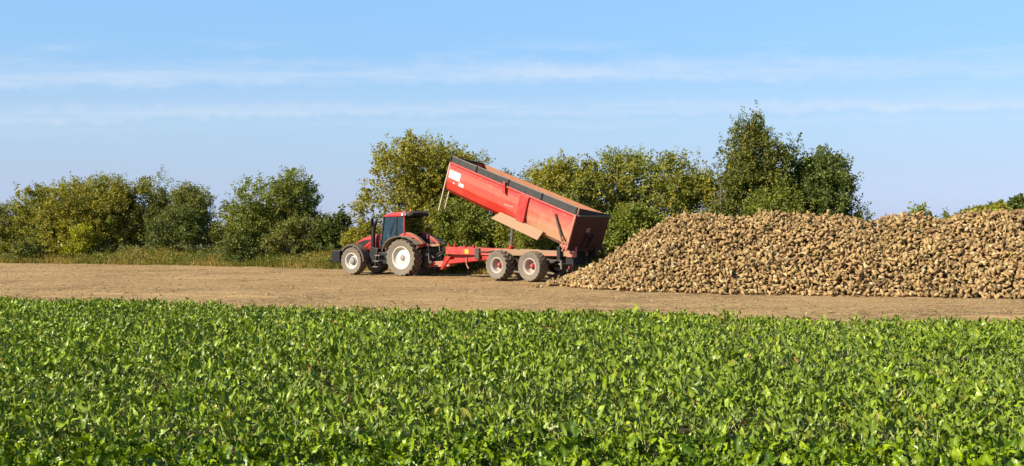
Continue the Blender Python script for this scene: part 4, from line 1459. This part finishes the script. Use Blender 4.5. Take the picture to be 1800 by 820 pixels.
# ------------------------------------------------------------------ hedge, bushes and trees
HEDGE = [
    # name, category, label, column, distance, width px, top row, palette, extra
    ("hedge_bush", "bush", "olive bush cut off by the picture's left border, lowest of the hedge", 15, 72, 118, 356, "olive", dict()),
    ("hedge_bush", "bush", "olive bush rising between the low end bush and the tallest hedge bush", 92, 72, 110, 330, "olive", dict(seed=5)),
    ("hedge_bush", "bush", "broad olive-yellow bush, tallest in the long hedge at left", 150, 71, 150, 306, "yellow", dict(dens=8, seed=31)),
    ("hedge_bush", "bush", "olive bush with a rounded top right of the hedge's tallest bush", 218, 71, 120, 316, "olive", dict(seed=77)),
    ("hedge_bush", "bush", "airy bush with thin upright twigs near the hedge's right end", 264, 72, 90, 308, "grey", dict(shoots=28, dens=6)),
    ("hedge_bush", "bush", "dull grey-green bush closing the right end of the long hedge", 334, 70, 88, 318, "grey", dict(shoots=22, taper=0.2)),
    ("hedge_bush", "bush", "low dark green bush below the dull grey-green end of the hedge", 312, 68.5, 90, 372, "dark", dict(shoots=4)),
    ("shrub", "shrub", "small lime-yellow shrub glowing in front of the long hedge", 140, 68.4, 44, 398, "lime", dict(shoots=4, nlobe=10)),
    ("shrub", "shrub", "low dark shrub on the verge under the hedge's left end", 58, 68.8, 66, 415, "dark", dict(shoots=3, nlobe=10)),
    ("shrub", "shrub", "thin brownish shrub in the gap between hedge and round bush", 386, 68.0, 34, 396, "birch", dict(shoots=14, dens=5, nlobe=10, up=0.9)),
    ("round_bush", "bush", "big rounded green bush with spindly top shoots, standing alone left of the tractor", 482, 65.5, 172, 304, "green", dict(shoots=40, dens=10, taper=0.0, nlobe=36)),
    ("shrub", "shrub", "low glossy shrub in front of the big round bush, left foot", 425, 63.2, 66, 396, "dark", dict(shoots=5, nlobe=12)),
    ("shrub", "shrub", "low grey-green shrub in front of the big round bush, right foot", 512, 62.8, 92, 388, "grey", dict(shoots=5, nlobe=14)),
    ("shrub", "shrub", "dark rounded shrub beside the tractor's front weight", 586, 62.5, 70, 380, "dark", dict(shoots=6, nlobe=14, leaf=0.13)),
    ("shrub", "shrub", "low yellowish shrub behind the tractor's hood", 640, 60.5, 66, 392, "yellow", dict(shoots=5, nlobe=12)),
    ("poplar_bush", "tree", "wide yellow-green tree rising behind the tractor cab", 738, 60.5, 236, 240, "yellow", dict(shoots=36, dens=9, nlobe=34, leaf=0.115, stems=5, r0=0.08)),
    ("poplar_bush", "tree", "narrow olive tree behind the raised front of the trailer box", 822, 60.5, 120, 264, "olive", dict(shoots=18, stems=3, nlobe=28)),
    ("shrub", "shrub", "dense green shrub showing under the raised trailer box", 815, 57.5, 150, 360, "green", dict(shoots=5, nlobe=16)),
    ("shrub", "shrub", "low shaded shrub seen between drawbar and trailer wheels", 830, 54.8, 90, 446, "dark", dict(shoots=2, nlobe=10)),
    ("poplar_bush", "tree", "sparse grey-green tree with thin twigs above the trailer's middle", 908, 61, 120, 288, "grey", dict(shoots=24, dens=5)),
    ("poplar_bush", "tree", "olive tree with a yellow flank above the trailer box's rear half", 985, 60, 180, 278, "yellow", dict(shoots=30, dens=7, seed=9, nlobe=30)),
    ("poplar_bush", "tree", "broad olive-green tree above the trailer tailgate", 1085, 59, 200, 272, "olive", dict(shoots=34, dens=7.5, nlobe=28)),
    ("poplar_bush", "tree", "olive-green tree between tailgate tree and tall dark pair", 1168, 58.5, 170, 275, "olive", dict(shoots=30, dens=7, seed=44, nlobe=30)),
    ("shrub", "shrub", "dark green shrub behind the tailgate at the heap's low end", 958, 55, 190, 350, "olive", dict(shoots=5, nlobe=18)),
    ("shrub", "shrub", "leafy green shrub above the heap's sloping end", 1105, 54, 130, 352, "green", dict(shoots=8, nlobe=18, leaf=0.13)),
    ("shrub", "shrub", "olive shrub filling the dip left of the tall slender tree", 1222, 57, 120, 312, "olive", dict(shoots=14, nlobe=16)),
    ("slender_tree", "tree", "tall slender tree with wispy top and pale trunk, highest in the picture", 1314, 56, 136, 210, "birch", dict(shoots=46, dens=11.5, nlobe=40, taper=0.30, stems=1, r0=0.13, leaf=0.105, lean=0.2)),
    ("shrub", "shrub", "yellowish shrub low against the foot of the slender tree", 1272, 55, 76, 306, "birch", dict(shoots=12, nlobe=16)),
    ("round_tree", "tree", "dense dark green round-headed tree right of the slender tree", 1424, 56.5, 184, 250, "dark", dict(shoots=16, dens=12.5, nlobe=40, taper=0.1, stems=2, r0=0.12, leaf=0.12, up=0.7)),
    ("shrub", "shrub", "mid green shrub between the slender tree and the dense round-headed tree", 1362, 54, 110, 300, "green", dict(shoots=6, nlobe=16)),
    ("shrub", "shrub", "small green shrub peeping over the heap right of the round-headed tree", 1622, 47.5, 50, 366, "green", dict(shoots=1, nlobe=12, dens=14)),
    ("shrub", "shrub", "wispy dry shrub barely showing above the heap's dip", 1662, 47.5, 30, 372, "birch", dict(shoots=8, nlobe=8, dens=4)),
]
for nm, cat, lab, u, d, wp, vt, pal, ex in HEDGE:
    if u < 400:
        d, wp = d + 2.6, wp * 1.12
    elif u < 600:
        d += 1.8
    woody(nm, cat, lab, u, d, wp, vt, pal, group="bushes and trees along the field verge", **({"boxy": 4.0, "nlobe": 30, **ex} if u < 400 and wp > 100 else {"foot": 0.9 if u > 1240 else 0.02, **ex}))
FAR = [
    ("olive tree far off, low in the middle of the distant row over the heap", 1772, 195, 56, 358, "olive"),
    ("pale yellow-green bush far off, lowest of the distant row over the heap", 1730, 165, 60, 372, "lime"),
    ("pale olive tree far off over the heap, first of the distant row", 1722, 190, 60, 366, "olive"),
    ("yellowish tree far off over the heap, in front of the distant row", 1752, 170, 56, 364, "yellow"),
    ("bluish green tree far off, third in the distant row over the heap", 1752, 200, 50, 357, "grey"),
    ("dark tree far off at the picture's right border over the heap", 1796, 185, 60, 346, "dark"),
    ("low greyish tree far off, where the distant row meets the heap", 1705, 205, 40, 372, "grey"),
]
for lab, u, d, wp, vt, pal in FAR:
    woody("distant_tree", "tree", lab, u, d, wp, vt, pal, group="distant trees beyond the heap", foot=2.0, leaf=0.36, dens=3.6, ragged=1.4, stems=1, r0=0.2)

# ------------------------------------------------------------------ verge grass and soil crumbs


def build_grass():
    g = np.random.default_rng(3)
    n = 6000
    x = g.uniform(-46, 26, n * 3)
    d = np.abs(g.normal(size=n * 3)) * 2.6
    y = verge_y(x) + d - 0.15 + 0.25 * vnoise(x * 0.8, x * 0, 41)
    k = y < verge_y(x) + 7
    x, y, d = x[k][:n], y[k][:n], d[k][:n]
    n = len(x)
    gz = verge_h(x, y)
    tall = 0.28 + 0.45 * np.clip(0.5 + 0.5 * vnoise(x * 0.6, y * 0.6, 43), 0, 1) * smooth(0.0, 2.0, d + 0.4)
    nb = 10
    idx = np.repeat(np.arange(n), nb)
    m_ = len(idx)
    a = g.uniform(0, 2 * math.pi, m_)
    sp = np.abs(g.normal(size=m_)) * 0.16
    B = np.stack([x[idx] + np.cos(a) * sp, y[idx] + np.sin(a) * sp, gz[idx] - 0.03], 1)
    H = tall[idx] * g.uniform(0.5, 1.2, m_)
    ln = g.uniform(0.15, 0.75, m_)
    T = B + np.stack([np.cos(a) * ln * H, np.sin(a) * ln * H, H], 1)
    mid = B * 0.5 + T * 0.5 + np.stack([np.zeros(m_), np.zeros(m_), H * 0.15], 1)
    wv = np.stack([-np.sin(a), np.cos(a), np.zeros(m_)], 1) * g.uniform(0.012, 0.030, m_)[:, None]
    V = np.stack([B - wv, B + wv, mid + wv * 0.8, T, mid - wv * 0.8], 1).reshape(-1, 3)
    i = np.arange(m_)[:, None] * 5
    hue = np.clip(0.5 + 0.55 * vnoise(x * 0.45, y * 0.45, 44), 0, 1)[idx] * 0.7 + g.random(m_) * 0.3
    C = np.array((0.135, 0.160, 0.024)) * (1 - hue)[:, None] + np.array((0.42, 0.29, 0.095)) * hue[:, None]
    C *= g.uniform(0.7, 1.25, m_)[:, None]
    me = np_mesh("verge_grass", V, [np.concatenate([i + np.array([0, 1, 2, 4])]), i + np.array([4, 2, 3])], M["grass"], np.repeat(C, 5, 0))
    props(link("verge_grass", me), "rough grass in green and straw tones along the verge", "grass", None, "stuff")
    # broad weeds among the grass
    n = 900
    x = g.uniform(-44, 8, n)
    d = g.uniform(0.1, 4.0, n)
    y = verge_y(x) + d
    gz = verge_h(x, y)
    idx = np.repeat(np.arange(n), 26)
    m_ = len(idx)
    P = np.stack([x[idx], y[idx], gz[idx]], 1) + g.normal(size=(m_, 3)) * np.array([0.17, 0.17, 0.0]) + np.stack([np.zeros(m_), np.zeros(m_), g.uniform(0.02, 0.55, m_)], 1)
    hue = np.clip(0.5 + 0.6 * vnoise(x * 0.5 + 7, y * 0.5, 45), 0, 1)[idx]
    C = np.array((0.060, 0.090, 0.015)) * (1 - hue)[:, None] + np.array((0.19, 0.18, 0.025)) * hue[:, None]
    C *= g.uniform(0.7, 1.3, m_)[:, None]
    V, F, CC = leaf_cards(P, norm(g.normal(size=(m_, 3)) + np.array([0, 0, 0.2])), norm(g.normal(size=(m_, 3)) + np.array([0, -0.4, 0.8])), g.uniform(0.10, 0.2, m_), g.uniform(0.05, 0.10, m_), C)
    props(link("verge_weeds", np_mesh("verge_weeds", V, F, M["foliage"], CC)), "broad-leaved weeds growing low in the verge grass", "weeds", None, "stuff")


build_grass()


def build_crumbs():
    g = np.random.default_rng(5)
    n = 18000
    x = g.uniform(-42, 26, n)
    t = g.random(n)
    y = edge_y(x) + t * (verge_y(x) - edge_y(x) + 0.3) - 0.2
    k = vnoise(x * 0.25, y * 1.3, 51) + 0.5 * g.random(n) > -0.1
    x, y = x[k], y[k]
    k = heap_h(x, y) < 0.02
    x, y = x[k], y[k]
    n = len(x)
    z = soil_h(x, y)
    s = 0.014 + 0.045 * g.random(n) ** 3
    s[g.random(n) < 0.006] *= 2.6
    oc = np.array([(1, 0, 0), (0, 1, 0), (-1, 0, 0), (0, -1, 0), (0, 0, 0.8), (0.6, 0.6, 0.4), (-0.6, 0.5, 0.45)], float)
    F = np.array([(0, 5, 4), (0, 1, 5), (5, 1, 4), (1, 6, 4), (1, 2, 6), (6, 2, 4), (2, 3, 4), (3, 0, 4)])
    W = oc[None] * (s[:, None, None] * np.array([1.5, 1.0, 0.9])) * (0.7 + 0.6 * g.random((n, 7, 1)))
    a = g.uniform(0, 6.28, n)
    ca, sa = np.cos(a)[:, None], np.sin(a)[:, None]
    W = np.stack([W[..., 0] * ca - W[..., 1] * sa, W[..., 0] * sa + W[..., 1] * ca, W[..., 2]], -1)
    W += np.stack([x, y, z - 0.004], 1)[:, None, :]
    FF = (F[None] + (np.arange(n) * 7)[:, None, None]).reshape(-1, 3)
    props(link("soil_clods", np_mesh("soil_clods", W.reshape(-1, 3), FF, M["clod"])), "small dry clods scattered over the bare soil strip", "clods", None, "stuff")
    # leftover leaf bits and seedlings, mostly near the crop
    n = 6500
    x = g.uniform(-34, 24, n)
    y = edge_y(x) + np.abs(g.normal(size=n)) ** 1.5 * 2.0
    k = (vnoise(x * 0.5, y * 2.0, 61) > 0.05) & (y < verge_y(x)) & (heap_h(x, y) < 0.01)
    x, y = x[k], y[k]
    n = len(x)
    P = np.stack([x, y, soil_h(x, y) + 0.005], 1)
    D = norm(np.stack([g.normal(size=n), g.normal(size=n), np.abs(g.normal(size=n)) * 0.5], 1))
    C = np.array((0.12, 0.16, 0.035)) * g.uniform(0.5, 1.4, n)[:, None] + g.random(n)[:, None] * np.array((0.12, 0.06, 0.01))
    V, F, CC = leaf_cards(P, D, norm(g.normal(size=(n, 3)) * 0.4 + np.array([0, 0, 1.0])), g.uniform(0.05, 0.15, n), g.uniform(0.03, 0.06, n), C)
    props(link("leaf_litter", np_mesh("leaf_litter", V, F, M["crop"], CC)), "shredded leaf remains strewn over the soil beside the crop", "leaf litter", None, "stuff")


m = Mat("clod_earth")
n = m.noise(m.coord(), 3.0, 4, 0.6)
m.base(m.mix(m.rng(n, 0.3, 0.7), (0.17, 0.11, 0.055), (0.30, 0.20, 0.11)), 0.95, 0, 0.1)
M["clod"] = m.m
build_crumbs()

# ------------------------------------------------------------------ standing sugar beet crop


def beet_leaf(seed, na, nl, pet=3):
    """one sugar beet leaf along +x: stalk then a crinkled, folded blade; returns verts, quads, colour weight (1 on stalk and midrib)"""
    g = np.random.default_rng(seed)
    pl = 0.14 + 0.08 * g.random()                       # stalk
    bl = 0.085 + 0.085 * g.random() ** 1.3                       # blade
    bw = bl * (0.28 + 0.30 * g.random())
    curl = 0.1 + 1.5 * g.random() ** 1.3
    fold = 0.25 + 0.5 * g.random()
    wob = 0.16 + 0.22 * g.random()
    tw = g.normal() * 0.5
    ph = g.random() * 6.28

    def spine(t):                                        # t<0 stalk, 0..1 blade ; arc-length curve that droops
        s = np.where(t < 0, (1 + t) * pl, pl + t * bl)
        a = 0.12 * (s / pl) ** 1 - curl * np.clip(t, 0, 1) ** 1.4 * 0.9
        return s, a

    T = np.concatenate([np.linspace(-1, -0.0001, pet), np.linspace(0.02, 1, nl)])
    s, a = spine(T)
    ds = np.diff(s, prepend=0)
    px, pz = np.cumsum(np.cos(a) * ds), np.cumsum(np.sin(a) * ds)
    V, W = [], []
    for i, t in enumerate(T):
        if t < 0:
            hw = 0.011 - 0.003 * (1 + t)
        else:
            hw = bw / 2 * (math.sin(math.pi * min(1, 0.10 + 0.90 * t) ** 0.72) ** 0.75 if t < 1 else 0.0) + 0.004
        twa = tw * max(t, 0)
        for j in range(na):
            v_ = (j / (na - 1)) * 2 - 1
            y = v_ * hw
            z = abs(v_) * hw * fold + (wob * hw * math.sin(t * 13 + ph + (1.7 if v_ > 0 else 0)) * abs(v_) if t > 0 else 0)
            if t > 0 and na > 3:
                z += 0.010 * math.sin(t * 24 + 2.5 * abs(v_) + ph) * (1 - abs(v_) * 0.3) + 0.007 * g.normal()
            if t > 0 and abs(v_) > 0.9:
                z += (0.015 if na < 5 else 0.009) * g.normal()
                y *= 1 + (0.22 if na < 5 else 0.10) * g.normal()
            nx, nz = -math.sin(a[i]), math.cos(a[i])
            y2, z2 = y * math.cos(twa) - z * math.sin(twa), y * math.sin(twa) + z * math.cos(twa)
            V.append((px[i] + nx * z2, y2, pz[i] + nz * z2))
            W.append(1.0 if t < 0 else (0.55 * (1 - t * 0.6) if j == na // 2 else 0.0))
    nr = len(T)
    i = np.arange(nr * na).reshape(nr, na)
    F = np.stack([i[:-1, :-1], i[1:, :-1], i[1:, 1:], i[:-1, 1:]], -1).reshape(-1, 4)
    return np.array(V), F, np.array(W)


STALK = np.array((0.28, 0.32, 0.11))


def leaf_colour(g, n):
    t = g.random(n)[:, None] ** 1.25
    c = np.array((0.038, 0.085, 0.002)) * (1 - t) + np.array((0.235, 0.318, 0.006)) * t
    y = g.random(n) < 0.03
    c[y] = np.array((0.22, 0.20, 0.02)) * g.uniform(0.7, 1.2, y.sum())[:, None]
    b = g.random(n) < 0.004
    c[b] = np.array((0.30, 0.15, 0.05))
    return c


def plant_leaves(g, n):
    """angles of n leaves of a plant: azimuth, elevation, size"""
    az = np.arange(n) * 2.4 + g.random() * 6.28 + g.normal(size=n) * 0.3
    t = (np.arange(n) + 0.5) / n
    el = R(34) + (R(84) - R(34)) * t ** 0.9 + g.normal(size=n) * 0.24
    sc = (1.05 - 0.33 * t ** 2) * g.uniform(0.72, 1.15, n)
    return az, el, sc


def rot_ae(az, el, roll):
    ca, sa, ce, se, cr_, sr = np.cos(az), np.sin(az), np.cos(el), np.sin(el), np.cos(roll), np.sin(roll)
    X = np.stack([ca * ce, sa * ce, se], -1)
    Y0 = np.stack([-sa, ca, np.zeros_like(sa)], -1)
    Z0 = np.cross(X, Y0)
    Y = Y0 * cr_[..., None] + Z0 * sr[..., None]
    Z = np.cross(X, Y)
    return np.stack([X, Y, Z], -1)


def build_crop():
    g = np.random.default_rng(17)
    ca, sa = math.cos(FIELD_ANG), math.sin(FIELD_ANG)
    S, T = np.meshgrid(np.arange(-40, 40, 0.20), np.arange(0, 40, 0.45))
    S = S.ravel() + g.uniform(-0.05, 0.05, S.size)
    T = T.ravel() + g.uniform(-0.16, 0.16, T.size)
    x, y = S * ca - T * sa, S * sa + T * ca
    k = (y > 6.8) & (y < edge_y(x) + 0.30 * vnoise(x * 0.9, x * 0, 71) + 0.25 * vnoise(x * 4.0, x * 0, 76)) & (np.abs(x) < 0.54 * y + 1.0) & (g.random(len(x)) > 0.04)
    x, y = x[k], y[k]
    size = 0.96 + 0.20 * vnoise(x * 0.35, y * 0.35, 72) + 0.10 * vnoise(x * 1.4, y * 1.4, 73) + g.normal(size=len(x)) * 0.10
    vig = g.random(len(x)) < 0.02
    size[vig] *= 1.15
    n = len(x)
    # 300 plants nearest to the camera that stand in the frame
    px = 900 + FPX * x / y
    top = YH + (CAMH - 0.42 * size) * FPX / y
    ok = (top < 835) & (px > -10) & (px < 1810)
    order = np.argsort(np.where(ok, y, 1e9))
    near = np.zeros(n, bool)
    near[order[:300]] = True
    # --- mass of the crop
    lib = [beet_leaf(100 + i, 3, 4, 2) for i in range(14)]
    far = np.where(~near)[0]
    nl = np.where(y[far] < 14, 16, 11)
    pi_ = np.repeat(far, nl)
    az, el, sc = [], [], []
    for q, cnt in zip(far, nl):
        a, e, s = plant_leaves(g, cnt)
        az.append(a), el.append(e), sc.append(s)
    az, el, sc = np.concatenate(az), np.concatenate(el), np.concatenate(sc) * size[pi_]
    m_ = len(pi_)
    el = np.clip(el, 0.2, 1.5)
    Rm = rot_ae(az, el, g.normal(size=m_) * 0.8)
    P = np.stack([x[pi_], y[pi_], np.full(m_, -0.02)], 1) + np.stack([np.cos(az), np.sin(az), np.zeros(m_)], 1) * 0.025
    kind = g.integers(0, 14, m_)
    tone = 0.82 + 0.36 * (0.5 + 0.5 * vnoise(x * 0.9, y * 0.9, 75))[pi_]
    C = leaf_colour(g, m_) * tone[:, None]
    VV, FF, CC, base = [], [], [], 0
    for q in range(14):
        i = np.where(kind == q)[0]
        V, F, Wt = lib[q]
        W = np.einsum("nij,vj->nvi", Rm[i] * sc[i, None, None], V) + P[i, None, :]
        VV.append(W.reshape(-1, 3))
        FF.append((F[None] + (np.arange(len(i)) * len(V))[:, None, None] + base).reshape(-1, 4))
        c = C[i, None, :] * (1 - Wt[None, :, None]) + STALK * Wt[None, :, None]
        CC.append(c.reshape(-1, 3))
        base += len(i) * len(V)
    me = np_mesh("beet_crop", np.concatenate(VV), np.concatenate(FF), M["crop"], np.concatenate(CC), True)
    props(link("beet_crop", me), "dense green sugar beet crop filling the field before the soil strip", "crop", None, "stuff")
    # --- individual plants with each leaf an object
    lib = []
    lc = leaf_colour(g, 40)
    lc[lc[:, 0] > lc[:, 1]] = np.array((0.11, 0.17, 0.005))
    for i in range(40):
        V, F, Wt = beet_leaf(300 + i, 5, 8, 4)
        c = lc[i][None] * (1 - Wt[:, None]) + STALK * Wt[:, None]
        lib.append(np_mesh("leaf", V, F, M["crop"], c, True))
    for q in np.where(near)[0]:
        root = empty("sugar_beet_plant", (x[q], y[q], -0.02), 0, "leafy green sugar beet plant in the crop's nearest rows", "plant", "sugar beet plants in the nearest rows")
        root.empty_display_size = 0.1
        a, e, s = plant_leaves(g, 18)
        e = np.clip(e, 0.2, 1.5)
        Rm = rot_ae(a, e, g.normal(size=18) * 0.8)
        for j in range(18):
            o = bpy.data.objects.new("leaf", lib[int(g.integers(0, 40))])
            COL.objects.link(o)
            o.parent = root
            o.matrix_local = Matrix.Translation((math.cos(a[j]) * 0.025, math.sin(a[j]) * 0.025, 0)) @ Matrix((Rm[j] * s[j] * size[q]).tolist()).to_4x4()


build_crop()
